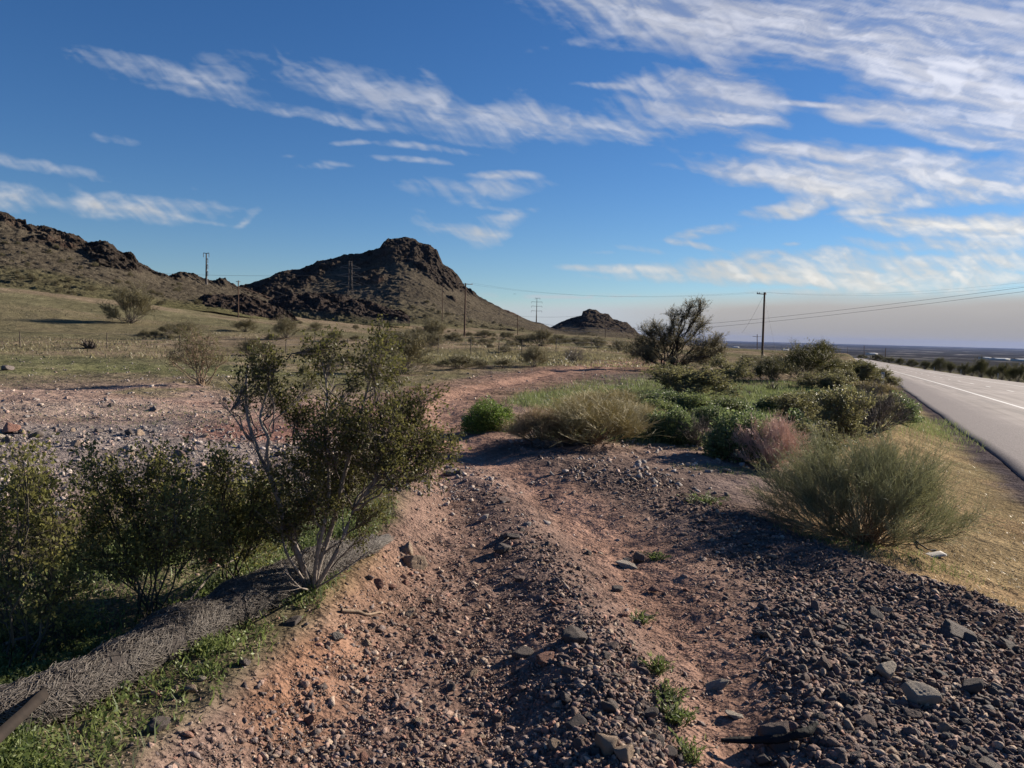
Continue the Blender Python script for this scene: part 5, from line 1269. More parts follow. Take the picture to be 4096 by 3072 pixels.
XY = scatter(150000, 2.1, 8, -42, 42, acc_small); gb.append(chips(XY, psize(len(XY), .0035, .010, 2.0), PAL, HULS, .1))
gravel_obj(gb, 'track_gravel', 'reddish brown gravel strewn over the wheel tracks')
SF_ = [(0, 455, 4.6, 2.6), (120, 445, 3.8, 2.3), (230, 455, 3, 2), (330, 470, 2, 1.6), (60, 480, 3, 1.6), (600, 475, 1, .3), (200, 425, 4.5, 2), (60, 415, 6, 3)]
def acc_field(x, y):
    o = np.zeros(x.shape)
    for i, (px, py, rx, ry) in enumerate(SF_):
        p = W(px, py); o = np.maximum(o, sstep(1.15, .5, np.sqrt(((x - p[0]) / rx) ** 2 + ((y - p[1]) / ry) ** 2)) * (1 if i < 6 else .35))
    return np.maximum(o, .06) * (.3 + .7 * clump(x, y, 1.2, 441, .35, .6))
gb = []
XY = scatter(52000, 6, 30, -42, 14, acc_field); gb.append(chips(XY, psize(len(XY), .012, .075, 2.7), PALG, HUL, .1))
XY = scatter(9000, 14, 60, -42, 14, lambda x, y: .3 * clump(x, y, .4, 451, .4, .6)); gb.append(chips(XY, psize(len(XY), .03, .10, 2.8), PALG, HULS, .1))
XY = scatter(9000, 8, 40, 5, 40, lambda x, y: .25 * sstep(-3.6, -4.5, road_st(x, y)[0])); gb.append(stones(XY, psize(len(XY), .02, .05, 2.6), PALG, SHP0, F0, .1))
gravel_obj(gb, 'field_gravel', 'grey and pinkish stones littering the bare flat left of the track')

# individual rocks -------------------------------------------------
RM = {}
rr2 = np.random.default_rng(77)
for mk in ('rock_dark', 'rock_purple', 'rock_tan', 'rock_red', 'rock_pale'):
    RM[mk] = []
    for v in range(5):
        fl = [(1, .8, .62), (1, .85, .75), (1, .7, .5), (1, .9, .36), (1, .75, .85)][v]
        RM[mk].append(mesh_np('rock', stone_shape(I3, rr2, 10, .10, fl), F3, [M[mk]]))
def rock(px, py, w, mat, shape, label, group=None, b=None, sink=.35, cat='rock', name='rock', tilt=.25, h=1.0, mul=1.05):
    if b is None: b = at(px, py)
    s = w * .5 * b[1] / FPX * mul
    o = link(name, RM[mat][shape]); o.scale = (s, s, s * h)
    fz = [.62, .75, .5, .36, .85][shape]
    o.location = b + UP * s * h * fz * (1 - 2 * sink) * .9; o.rotation_euler = (rng.normal() * tilt, rng.normal() * tilt, rng.uniform(-.5, .5)); tag(o, label, cat, group); return o
KR = [ # px, py(base), width, material, shape (0 block,1 round,2 low,3 slab,4 upright), label
 (416, 566, 17, 'rock_tan', 1, 'smooth rounded tan rock right of the bush, largest stone on the left wheel track'), (407, 551, 12, 'rock_tan', 1, 'pale round tan cobble above the smooth rounded tan rock'), (379, 586, 14, 'rock_red', 2, 'low pinkish rock on the bank at the foot of the bush'), (392, 588, 9, 'rock_red', 2, 'small reddish rock right beside the low pinkish rock'),
 (410, 615, 15, 'rock_tan', 0, 'angular tan block casting a shadow in the left wheel track'), (337, 640, 11, 'rock_pale', 1, 'grey egg shaped stone on the orange bank'), (430, 602, 9, 'rock_tan', 4, 'small pointed tan stone in the left wheel track'), (504, 552, 17, 'rock_dark', 2, 'wide dark flat rock on the crown of the track'),
 (511, 537, 13, 'rock_dark', 3, 'thin dark slab just above the wide dark flat rock'), (520, 580, 13, 'rock_purple', 2, 'brown low rock left of the centre stone ridge'), (588, 555, 9, 'rock_dark', 4, 'dark upright stone standing on the right edge of the ridge'),
 (638, 562, 13, 'rock_purple', 4, 'brown upright block behind the pale flat slab'), (627, 567, 20, 'rock_pale', 3, 'pale flat slab lying in the right wheel track'), (625, 562, 9, 'rock_dark', 0, 'small dark stone tucked left of the brown upright block'), (615, 591, 13, 'rock_dark', 0, 'dark wedge shaped rock on the right flank of the ridge'),
 (646, 617, 11, 'rock_purple', 3, 'leaning flat brown stone in the right wheel track'), (654, 591, 10, 'rock_red', 2, 'reddish stone below the pale flat slab'), (505, 502, 15, 'rock_purple', 2, 'long brown rock on the far ridge where the bush tip points'), (453, 474, 12, 'rock_dark', 3, 'dark flat rock at the far left of the track'),
 (576, 642, 27, 'rock_dark', 2, 'largest dark rock, a leaning slab on the centre ridge'), (521, 656, 21, 'rock_dark', 0, 'bluish grey rough rock left of the largest leaning slab'), (546, 658, 17, 'rock_red', 3, 'thin reddish slab tilted right of the bluish grey rock'), (564, 660, 13, 'rock_purple', 0, 'brown rock beside the thin reddish slab'),
 (604, 659, 15, 'rock_dark', 4, 'dark pointed rock below the largest leaning slab'), (609, 648, 16, 'rock_purple', 3, 'flat brownish slab leaning right of the largest slab'), (643, 673, 13, 'rock_purple', 0, 'dark brown block beside the green weed tuft'), (609, 711, 15, 'rock_dark', 1, 'rounded grey cobble in the lower stone ridge'),
 (648, 716, 18, 'rock_dark', 0, 'dark flat topped block low on the ridge'), (575, 726, 21, 'rock_dark', 0, 'greenish grey rough rock low in the ridge'), (607, 749, 23, 'rock_tan', 1, 'big rounded pinkish brown rock near the bottom edge'), (625, 757, 19, 'rock_tan', 1, 'rounded tan rock touching the big pinkish brown rock'),
 (670, 701, 15, 'rock_dark', 2, 'blackish rock on the ridge edge by the weeds'), (676, 714, 19, 'rock_pale', 3, 'flat grey slab sliding off the ridge edge'), (716, 688, 25, 'rock_pale', 3, 'pale whitish flat stone sunk in the right wheel track'), (736, 718, 20, 'rock_pale', 3, 'second pale sunken stone, nearer the rubber strip'),
 (668, 754, 15, 'rock_dark', 0, 'dark squared rock at the lower end of the ridge'), (887, 676, 22, 'rock_pale', 4, 'pale leaf shaped stone standing out in the dark berm'), (921, 703, 30, 'rock_pale', 1, 'large pale rounded boulder in the dark berm'), (887, 613, 10, 'rock_pale', 4, 'small pale upright stone high in the dark berm'),
 (778, 742, 26, 'rock_purple', 1, 'rounded brown boulder behind the black rubber strip'), (764, 762, 16, 'rock_dark', 1, 'grey stone in front of the black rubber strip'), (868, 727, 24, 'rock_purple', 2, 'wide purplish rock in the lower berm'), (968, 690, 24, 'rock_dark', 0, 'big dark angular rock right of the pale rounded boulder'),
 (944, 731, 17, 'rock_tan', 4, 'triangular light brown rock in the lower berm'), (849, 711, 14, 'rock_dark', 0, 'dark angular rock left of the pale rounded boulder'), (960, 637, 27, 'rock_dark', 3, 'long flat grey rock near the top of the berm'), (986, 768, 24, 'rock_dark', 0, 'grey green lumpy rock at the bottom right edge'),
 (9, 433, 17, 'rock_red', 1, 'big reddish boulder at the left edge of the stony flat'), (36, 438, 13, 'rock_dark', 0, 'grey angular rock right of the big reddish boulder'), (2, 440, 9, 'rock_pale', 1, 'pale rock cut off by the left frame edge'), (8, 370, 9, 'rock_dark', 1, 'lone grey boulder far out on the green flat at left'), (112, 406, 7, 'rock_dark', 2, 'dark stone alone on the pink dirt'),
 (151, 411, 9, 'rock_dark', 3, 'dark flat stone on the pink dirt nearer the bush'), (96, 418, 7, 'rock_purple', 2, 'brown stone between the pink dirt and the grey stones'), (205, 437, 9, 'rock_tan', 0, 'light tan block on the pink patch'), (129, 450, 11, 'rock_pale', 0, 'light grey block in the stony flat'), (227, 401, 7, 'rock_dark', 1, 'dark round stone under the left plume of the bush'),
 (22, 433, 10, 'rock_tan', 2, 'brown stone between reddish boulder and grey angular rock'), (189, 692, 16, 'rock_tan', 2, 'light brown rock lying among the verge weeds'), (202, 680, 10, 'rock_pale', 2, 'small white rock above the light brown rock in the weeds'), (226, 631, 9, 'rock_pale', 0, 'white chip of rock against the straw roll'),
 (159, 730, 22, 'rock_dark', 2, 'low grey rock in the weeds near the bottom left'), (245, 664, 11, 'rock_dark', 1, 'grey stone in the middle of the verge weeds'), (293, 622, 13, 'rock_dark', 3, 'grey flat stone at the upper end of the verge weeds'), (566, 443, 14, 'rock_red', 0, 'reddish rock at the foot of the tan shrubs'), (540, 446, 13, 'rock_dark', 2, 'dark rock at the near corner of the track bend'),
 (727, 472, 9, 'rock_tan', 2, 'tan rock beside the yellow green weeds under the pink shrub'), (402, 748, 10, 'rock_pale', 0, 'small white angular stone low in the left wheel track'), (419, 722, 13, 'rock_tan', 0, 'tan angular rock at the bottom of the left wheel track'), (482, 738, 10, 'rock_tan', 0, 'small tan pyramid shaped rock left of the ridge'), (449, 690, 11, 'rock_dark', 0, 'dark rock in the lower left wheel track'),
]
for q in KR: rock(*q, mul=1.28, sink=.24)
# further loose rocks, alike within their zone
def rocks(n, acc, r0, r1, a0, a1, wmin, wmax, mats, label, group):
    XY = scatter(n * 60, r0, r1, a0, a1, acc); XY = XY[:n]
    for (x, y) in XY:
        z = float(ground_z(np.array([x]), np.array([y]))[0])
        w = psize(1, wmin, wmax, 2.2)[0]; px, py = project((x, y, z))
        if not (0 < px < 1024 and py < 775): continue
        rock(0, 0, w * FPX / y, mats[rng.integers(0, len(mats))], int(rng.integers(0, 5)), label, group, np.array([x, y, z]), .3, tilt=.5)
rocks(100, acc_berm, 2.4, 5.2, 8, 40, .05, .11, ['rock_dark', 'rock_dark', 'rock_purple', 'rock_purple'], 'fist sized dark stone in the berm of loose stones', 'fist sized stones of the dark berm')
rocks(45, acc_ridge, 2.4, 6, -12, 14, .045, .085, ['rock_dark', 'rock_purple', 'rock_tan'], 'fist sized stone in the ridge between the wheel tracks', 'fist sized stones of the centre ridge')
rocks(35, acc_track, 2.4, 8, -16, 16, .035, .07, ['rock_purple', 'rock_tan', 'rock_red'], 'small loose brown stone on the reddish wheel tracks', 'loose stones on the wheel tracks')
rocks(55, acc_field, 6.5, 14, -36, 0, .08, .19, ['rock_dark', 'rock_purple', 'rock_tan', 'rock_pale'], 'loose grey or tan rock on the stony flat left of the track', 'rocks on the stony flat')
# ---------------------------------------------------------------- straw roll, debris
def px_path(pts, lift=0.0, n=60):
    A = np.array([at(*p) + UP * lift for p in pts]); d = np.concatenate([[0], np.cumsum(np.linalg.norm(np.diff(A, axis=0), axis=1))]); t = np.linspace(0, d[-1], n)
    Q = np.stack([np.interp(t, d, A[:, k]) for k in range(3)], 1)
    for _ in range(3): Q[1:-1] = (Q[:-2] + 2 * Q[1:-1] + Q[2:]) / 4
    return Q
def straw_roll(pts, rad, label, nfib, sag=0.55, group=None):
    Q = px_path(pts, rad * sag); n = len(Q)
    T = unit(np.gradient(Q, axis=0)); A = unit(np.cross(T, UP)); B = np.cross(A, T)
    t = np.linspace(0, 1, n); k = 22; an = np.arange(k) * 2 * math.pi / k
    prof = rad * (1 - .25 * sstep(.8, 1, t)) * (1 + .4 * (fbm2(t * 12, t * 0, 3, 501) - .5) * 2) * (1 - .5 * sstep(.72, .98, t))
    rr = prof[:, None] * (1 + .10 * (fbm2(np.repeat(t[:, None] * 60, k, 1), np.repeat(an[None] * 2.2, n, 0), 4, 503) - .5) * 2)
    V = Q[:, None] + A[:, None] * (np.cos(an)[None, :, None] * rr[..., None] * 1.12) + B[:, None] * (np.sin(an)[None, :, None] * rr[..., None] * .88)
    i = np.arange(n - 1)[:, None] * k; j = np.arange(k)[None]; F = np.stack([i + j, i + k + j, i + k + (j + 1) % k, i + (j + 1) % k], -1).reshape(-1, 4)
    base = Q[0].copy(); g = Geo(); g.add(V.reshape(-1, 3) - base, F, rng.random(n * k) * .5)
    e = empty('straw_roll', base, label, 'erosion roll', group)
    g.build('roll_body', M['straw_body'], e, True)
    # loose straws wrapped on the surface
    h = Geo(); m = nfib
    ti = rng.integers(0, n - 1, m); f = rng.random((m, 1)); c = Q[ti] * (1 - f) + Q[ti + 1] * f; a = rng.uniform(-.5, 3.6, m)
    def pt(c, a, r_): return c + A[ti] * (np.cos(a) * r_ * 1.12)[:, None] + B[ti] * (np.sin(a) * r_ * .88)[:, None]
    r0 = prof[ti] * 1.05; L = rng.uniform(.02, .08, m); da = rng.normal(size=m) * .55
    S = pt(c, a, r0 * 1.01); E = pt(c + T[ti] * L[:, None], a + da, r0 * rng.uniform(1.0, 1.12, m) * np.where(rng.random(m) < .05, 1.12, 1)); Mi = pt(c + T[ti] * L[:, None] * .5, a + da * .5, r0 * 1.06)
    h.tubes(bez(S, Mi, E, 4) - base, .0012, 3)
    h.build('straw_fibre_cover', M['straw'], e)
straw_roll([(-70, 752), (-20, 738), (40, 718), (100, 690), (150, 660), (200, 634), (245, 610), (285, 592), (330, 568), (362, 556), (384, 548)], .098, 'long fuzzy straw erosion roll lying along the verge beneath the creosote bushes', 14000)
straw_roll([(532, 448), (545, 447.5), (560, 447)], .055, 'short weathered piece of straw roll in front of the tan shrubs', 500)

def board(p0, p1, w, th, mat, name, label, cat, roll=0.0):
    p0, p1 = np.array(p0), np.array(p1); d = p1 - p0; L = np.linalg.norm(d); x = d / L; y = unit(np.cross(UP, x)); z = np.cross(x, y)
    cr, sr = math.cos(roll), math.sin(roll); y, z = y * cr + z * sr, z * cr - y * sr
    g = Geo(); nseg = 9; q = []
    for t in np.linspace(-.5, .5, nseg):
        e = 1 + .05 * rng.normal(); g2 = [(w / 2 * e, th / 2), (-w / 2, th / 2 * e), (-w / 2 * e, -th / 2), (w / 2, -th / 2)]
        q.append([x * L * t + y * a + z * b for a, b in g2])
    V = np.array(q).reshape(-1, 3); F = []
    for s in range(nseg - 1):
        for k in range(4): F.append([s * 4 + k, s * 4 + (k + 1) % 4, s * 4 + 4 + (k + 1) % 4, s * 4 + 4 + k])
    F += [[3, 2, 1, 0], [nseg * 4 - 4, nseg * 4 - 3, nseg * 4 - 2, nseg * 4 - 1]]
    g.add(V, F, rng.random()); o = g.build(name, M[mat]); o.location = (p0 + p1) / 2; tag(o, label, cat); return o
a_ = P(-70, 800, 1.7); b_ = P(46, 692, 2.62)
board(a_, b_, .035, .018, 'stake', 'wooden_stake', 'dark weathered wooden stake leaning over the straw roll at the bottom left', 'stake', .9)
p = at(936, 557); board(p + [-.095, -.02, .012], p + [.095, .05, .02], .07, .018, 'oldboard', 'weathered_board', 'pale grey weathered board lying in grass at the right end of the berm', 'board', .2)

def stick(pts, r, mat, name, label, cat='stick', lift=.01, tint=.6):
    Q = np.array([(at(q[0], q[1]) + UP * (q[2] if len(q) > 2 else lift)) for q in pts]); b = Q[0].copy(); m = 16
    d = np.concatenate([[0], np.cumsum(np.linalg.norm(np.diff(Q, axis=0), axis=1))]); t = np.linspace(0, d[-1], m); S = np.stack([np.interp(t, d, Q[:, k]) for k in range(3)], 1)
    S += rng.normal(size=S.shape) * r * .25
    g = Geo(); g.tubes(S[None] - b, taper(1, m, r, r * .5), 6, tint=tint); o = g.build(name, M[mat]); o.location = b; tag(o, label, cat); return o
stick([(342, 612), (355, 613), (368, 616), (381, 614)], .011, 'stick', 'dry_root', 'brown root sticking out of the orange bank below the bush', 'root')
stick([(915, 541), (920, 547, .02), (928, 552, .02), (936, 551)], .009, 'rubber', 'hose_piece', 'black curved hose piece beside the broom shrub', 'hose', tint=.3)
stick([(870, 549), (873, 545, .03), (877, 538, .06)], .005, 'stick', 'dry_twig', 'pale bent twig sticking up under the broom shrub', 'twig', tint=1)
stick([(190, 612, .06), (215, 588, .1), (262, 560, .1)], .007, 'grey_twig', 'dead_branch', 'bare grey dead branch lying just behind the straw roll', 'branch')
stick([(5, 668, .1), (40, 650, .08), (90, 630, .1)], .007, 'grey_twig', 'dead_branch', 'thin grey dead branch near the left frame edge', 'branch')
stick([(500, 545, .01), (508, 541, .02), (513, 537, .01)], .004, 'stick', 'dry_twig', 'tiny pale twig beside the thin dark slab on the track', 'twig', tint=1)
stick([(565.5, 361, .05), (568, 360, .25), (571.5, 359.3, .55)], .05, 'plastic', 'white_pipe', 'leaning white pipe in the half dead twiggy shrub', 'pipe', tint=.9)
g = Geo(); p = at(212, 590); g.tubes(np.array([[[0, 0, 0], [0, 0, .03], [0, 0, .05]]]), [[.017, .017, .012]], 10); m_, nt_, o_ = newmat('red plastic'); q_ = N(nt_, 'ShaderNodeBsdfPrincipled'); q_.inputs['Base Color'].default_value = (.5, .05, .05, 1); nt_.links.new(q_.outputs[0], o_.inputs[0])
g.add(np.array([[.012 * math.cos(a), .012 * math.sin(a), .05] for a in np.linspace(0, 5.5, 8)]), [[0, 1, 2, 3], [0, 3, 4, 7], [4, 5, 6, 7]], .5)
o = g.build('bottle_cap', m_); o.location = p + UP * .16; o.rotation_euler = (1.2, .3, 0); tag(o, 'small red plastic cap on top of the straw roll', 'cap')
# rubber strip
Q = [at(720.6, 750) + UP * .04, at(735, 750.5) + UP * .045, at(752, 751) + UP * .045, at(782, 750) + UP * .045, at(799, 745) + UP * .05, P(808, 733, at(802, 744)[1] + .01), P(817, 722, at(806, 742)[1] + .04)]
Q = np.array(Q); d_ = np.concatenate([[0], np.cumsum(np.linalg.norm(np.diff(Q, axis=0), axis=1))]); t_ = np.linspace(0, d_[-1], 40); S = np.stack([np.interp(t_, d_, Q[:, k]) for k in range(3)], 1)
for _ in range(6): S[1:-1] = (S[:-2] + 2 * S[1:-1] + S[2:]) / 4
T = unit(np.gradient(S, axis=0)); Y = unit(np.cross(UP, T)); Z = np.cross(T, Y)
wd_ = np.interp(np.linspace(0, 1, 40), [0, .15, .6, .85, 1], [.006, .012, .016, .017, .006]) * (1 + .25 * (vnoise2(np.arange(40) * .9, np.zeros(40), 3) - .5)); th_ = .006
tw = np.linspace(.2, 1.0, 40); YY = Y * np.cos(tw)[:, None] + Z * np.sin(tw)[:, None]; ZZ = Z * np.cos(tw)[:, None] - Y * np.sin(tw)[:, None]
V = np.stack([S + YY * wd_[:, None] + ZZ * th_, S - YY * wd_[:, None] + ZZ * th_, S - YY * wd_[:, None] - ZZ * th_, S + YY * wd_[:, None] - ZZ * th_], 1).reshape(-1, 3)
F = [[s * 4 + k, s * 4 + (k + 1) % 4, s * 4 + 4 + (k + 1) % 4, s * 4 + 4 + k] for s in range(39) for k in range(4)] + [[3, 2, 1, 0], [156, 157, 158, 159]]
g = Geo(); g.add(V - S[0], F, rng.random(160)); o = g.build('rubber_strip', M['rubber']); o.location = S[0]; tag(o, 'black torn rubber tyre strip curling up beside a rounded brown boulder', 'tyre strip')

# stumps and brush
def snag(px, py, w, h, label, n=14, name='dead_stump'):
    b = at(px, py); s = b[1] / FPX; g = Geo()
    A = np.concatenate([rng.normal(size=(n, 2)) * w * s * .12, np.zeros((n, 1))], 1); E = np.stack([rng.uniform(-.5, .5, n) * w * s, rng.uniform(-.4, .4, n) * w * s, rng.uniform(.15, 1, n) * h * s], 1)
    S = bez(A, (A + E) / 2 + rng.normal(size=(n, 3)) * .15 * h * s, E, 6); g.tubes(S, taper(n, 6, h * s * .11, h * s * .03), 5)
    T = grow(S, n * 3, .4, 1, h * s * .3, .7, .9, .1, 4); g.tubes(T, taper(n * 3, 4, h * s * .04, h * s * .015), 3)
    o = g.build(name, M['dark_wood']); o.location = b; tag(o, label, 'stump')
snag(89, 348.5, 20, 11, 'black twisted dead stump on the green flat before the fence', 18)
snag(772, 391, 16, 8, 'dark dead branches on the green grass in the hollow', 16, 'dead_brush')
snag(741, 390, 5, 7, 'short dark broken stem on the green grass', 4, 'dead_sapling')
snag(750, 393, 12, 4, 'low dark dead log on the green grass beside the broken stem', 8, 'dead_log')
snag(790, 388, 4, 7, 'single dark upright stem on the green grass', 3, 'dead_sapling')

# ---------------------------------------------------------------- poles and wires
def zg(p): return float(ground_z(np.array([p[0]]), np.array([p[1]]))[0])
def pole(px, ptop, pbase, d, r, label, arms=(), mat='pole_wood', name='utility_pole', cat='utility pole', lean=0.0, sink=2.0, brace=False, top_px=None):
    B = P(px, pbase, d); Tt = P(top_px if top_px else px, ptop, d); H = Tt[2] - B[2]; B[2] -= 0
    e = empty(name, B, label, cat, 'utility poles crossing the flat' if cat == 'utility pole' else None)
    ax = np.array([Tt[0] - B[0], 0, H])
    g = Geo(); g.tubes(np.array([[[0, 0, -sink], [0, 0, 0], list(ax * .5), list(ax)]]), [[r * 1.1, r * 1.1, r * .92, r * .78]], 10, tint=.6); g.build('shaft', M[mat], e, True)
    att = []
    for (f, half, rz, off) in arms:
        c = ax * f; g = Geo(); dx = np.array([math.cos(rz), math.sin(rz), 0])
        g.box(c + dx * off + np.array([-math.sin(rz), math.cos(rz), 0]) * (r + .05), (half, .05, .06), np.array([[math.cos(rz), -math.sin(rz), 0], [math.sin(rz), math.cos(rz), 0], [0, 0, 1]]), .5); am = g.build('crossarm', M[mat], e)
        for sgn in (-.92, -.5, .92) if half > .7 else (-.8, .8):
            ip = c + dx * (off + sgn * half) + UP * .06 + np.array([-math.sin(rz), math.cos(rz), 0]) * (r + .05); gi = Geo()
            gi.tubes(np.array([[list(ip), list(ip + UP * .1), list(ip + UP * .2)]]), [[.04, .06, .03]], 6, tint=.5); gi.build('insulator', M['galv'], e)
            att.append(B + ip + UP * .2)
    return B, B + ax, att
pa = pole(762, 292.3, 361, 108, .16, 'tall reddish wooden utility pole standing alone right of the mesquite', [(.975, .9, .5, -.35)], top_px=764.6, sink=3)
pb = pole(464.4, 283.2, 336.5, 150, .17, 'wooden utility pole with a wide crossarm in front of the butte slope', [(.985, 1.35, .25, .1)], top_px=465.6)
pc = pole(238.3, 280.5, 320.5, 215, .17, 'bare wooden pole between left ridge and butte', [(.97, .6, .6, 0)])
pd = pole(442.4, 284, 312, 420, .2, 'distant wooden pole seen against the butte slope, left of the crossarm pole', [(.97, 1.2, .9, 0)], sink=30)
pe = pole(517.6, 314.5, 339.5, 330, .17, 'short thin pole at the right foot of the butte', [(.97, .9, .7, 0)])
pf = pole(605.4, 325, 341, 420, .16, 'short thin pole before the small craggy hill', [(.97, .9, .7, 0)])
pg = pole(757.2, 334.3, 353, 260, .14, 'small crossarm pole directly left behind the tall reddish pole', [(.88, 1.5, .1, 0)])
for (px, pt, pb_, d, lab) in [(824.8, 339.5, 352, 420, 'thin far pole above the spot where the highway vanishes'), (864, 345.6, 359, 380, 'thin far pole beyond the highway, left one of a pair'), (885, 348, 360.5, 330, 'thin slightly leaning far pole beyond the highway, right one of a pair'), (847.5, 347, 357, 700, 'faint distant pole above the highway curve'), (681.5, 340, 351, 520, 'faint pole out on the valley rim right of the mesquite')]:
    pole(px, pt, pb_, d, .15, lab, [], sink=12, top_px=px + (.8 if 'leaning' in lab else 0.2))
def monopole(px, pt, pb_, d, label, arms):
    B = P(px, pb_, d); H = P(px, pt, d)[2] - B[2]; e = empty('steel_monopole', B, label, 'power pylon')
    g = Geo(); g.tubes(np.array([[[0, 0, -25], [0, 0, 0], [0, 0, H * .3], [0, 0, H * .31], [0, 0, H]]]), [[.65, .65, .55, .45, .22]], 12, tint=.5); g.build('shaft', M['steel'], e, True)
    for (f, a, b) in arms:
        g = Geo(); z = H * f; g.tubes(np.array([[[a, 0, z + .25], [0, 0, z], [b, 0, z + .25]]]), .16, 5, tint=.5); g.build('arm', M['steel'], e)
        for x in (a, b):
            if abs(x) > .3:
                g = Geo(); g.tubes(np.array([[[x, 0, z + .2], [x, 0, z - .8], [x, 0, z - 1.6]]]), .14, 5, tint=.4); g.build('insulator', M['galv'], e)
    return B, H
mA = monopole(206.4, 253.3, 296, 330, 'tall steel monopole with side brackets between the left ridge and the butte', [(.995, -1.2, 1.2), (.86, 0, .7), (.72, 0, .7), (.56, 0, .7)])
mB = monopole(536.3, 298, 323, 800, 'dark steel monopole with three pairs of arms right of the butte', [(.99, -1.8, 3.2), (.84, -5.5, 5.5), (.67, -5.5, 5.5), (.48, -5.5, 5.5)])
def lattice(px, pt, pb_, d, w0, w1, label, arms, rad=.10, sink=6):
    B = P(px, pb_, d); H = P(px, pt, d)[2] - B[2]; e = empty('lattice_tower', B, label, 'power pylon', rz=.5)
    g = Geo(); lv = np.linspace(-sink / H, 1, 11)
    def cw(f): return np.interp(f, [-.2, 0, .55, 1], [w0 * 1.15, w0, w1 * 1.4, w1]) / 2
    C = [[(1, 1), (1, -1), (-1, -1), (-1, 1)][k] for k in range(4)]
    for k in range(4):
        g.tubes(np.array([[[C[k][0] * cw(f), C[k][1] * cw(f), f * H] for f in lv]]), rad, 4, tint=.6)
    gb = Geo()
    for a, b in zip(lv[:-1], lv[1:]):
        for k in range(4):
            k2 = (k + 1) % 4
            for (f, h, m, n) in ((a, b, k, k2), (a, b, k2, k)):
                gb.tubes(np.array([[[C[m][0] * cw(f), C[m][1] * cw(f), f * H], [C[n][0] * cw(h), C[n][1] * cw(h), h * H]]]), rad * .6, 3, tint=.6)
    g.build('tower_frame', M['steel'], e); gb.build('bracing', M['steel'], e)
    for (f, L) in arms:
        ga = Geo()
        for s in (-1, 1):
            ga.tubes(np.array([[[s * cw(f), cw(f), f * H], [s * L, 0, f * H + .3]], [[s * cw(f), -cw(f), f * H], [s * L, 0, f * H + .3]], [[s * cw(f), 0, f * H + 2], [s * L, 0, f * H + .4]]]), rad * .7, 3, tint=.6)
        ga.build('arm', M['galv'], e)
    return B, H
lt = lattice(350, 261, 321, 440, 7.5, 1.4, 'grey steel lattice tower standing in front of the butte', [(.88, 6), (.74, 7.5), (.60, 6.5)])
lattice(699, 301.5, 340, 800, 7, 1.0, 'slim lattice tower rising behind the mesquite tree', [(.80, 4.5), (.62, 5.5)], .22, 14)

def wire(A, B, sag, label, r=.02, group='overhead wires'):
    A, B = np.array(A, float), np.array(B, float); t = np.linspace(0, 1, 40)[:, None]
    Q = A * (1 - t) + B * t; Q[:, 2] -= (4 * sag * t * (1 - t))[:, 0]
    rr = r * np.clip(np.linalg.norm(Q - EYE, axis=1) / 110, .5, 3.5)
    g = Geo(); g.tubes((Q - Q[0])[None], rr[None] * 1.0, 4, tint=.5); o = g.build('overhead_wire', M['wire']); o.location = Q[0]; tag(o, label, 'wire', group)
# wires of the wooden line
ta = pa[2]; tb = pb[2]
for i, (u, v) in enumerate(((0, 0), (2, 2))):
    wire(ta[u], P(1180, 262 + 5 * i, 62), 1.2, ['upper thin wire running from the tall reddish pole off to the right', 'second thin wire running from the tall reddish pole off to the right'][i], .006)
    wire(tb[v], ta[u], 1.5, ['front wire between the crossarm pole and the tall reddish pole', 'rear wire between the crossarm pole and the tall reddish pole'][i], .006)
for i in range(2):
    wire(P(500, 308.5 + 3.4 * i, 640), P(1150, 270.5 + 4.5 * i, 75), [10.5, 10.5][i], ['upper of the two bold wires sweeping over the valley to the right', 'lower of the two bold wires sweeping over the valley to the right'][i], .017)
wire(P(762.8, 297, 108), P(742, 333, 120), .3, 'left guy wire slanting down from the tall reddish pole', .012); wire(P(765.2, 300, 108), P(776, 352, 104), .1, 'right guy wire slanting down from the tall reddish pole', .010)
wire(P(160, 273.5, 420), P(348, 274.5, 438), 1.0, 'pale wire crossing the sky gap from left ridge to lattice tower', .016)
for i, (y0, y1, x1) in enumerate(((270, 316, 580), (279, 330, 640), (288, 338, 660))):
    wire(P(352, y0, 440), P(x1, y1, 430), 9 + i, ['top wire running right from the lattice tower', 'middle wire running right from the lattice tower', 'bottom wire running right from the lattice tower'][i], .012)
for i, (y0, y1, x0) in enumerate(((306, 312, 262), (300, 309, 275))):
    wire(P(x0, y0 - 9, 400), P(350, y1, 438), 1.5, ['low wire slanting left from the foot of the lattice tower', 'second low wire slanting left from the lattice tower'][i], .012)

# ---------------------------------------------------------------- wire fence
FP = [(-60, 346), (20, 347.5), (106.9, 348.5), (180, 350.5), (245.5, 353), (285.8, 355.5), (348, 354), (400, 353.5), (438, 353), (470.6, 354), (498.7, 356), (521.6, 354.5), (556, 352.5), (591, 351), (622, 351.5)]
Bs = [at(*p) for p in FP]; e = empty('wire_fence', Bs[0], 'long wire fence on thin steel posts crossing the flat before the hills', 'fence')
for b in Bs:
    g = Geo(); h = 1.15; q = b - Bs[0]; g.tubes(np.array([[q + [0, 0, -.2], q + [0, 0, .6], q + [rng.normal() * .03, 0, h]]]), .032, 5, tint=.4); g.build('post', M['steel'], e)
for k in range(3):
    g = Geo()
    for a, b in zip(Bs[:-1], Bs[1:]):
        t = np.linspace(0, 1, 6)[:, None]; q = (a * (1 - t) + b * t) - Bs[0] + UP * (.4 + .33 * k); g.tubes(q[None], .006, 3, tint=.3)
    g.build('fence_wire', M['wire'], e)

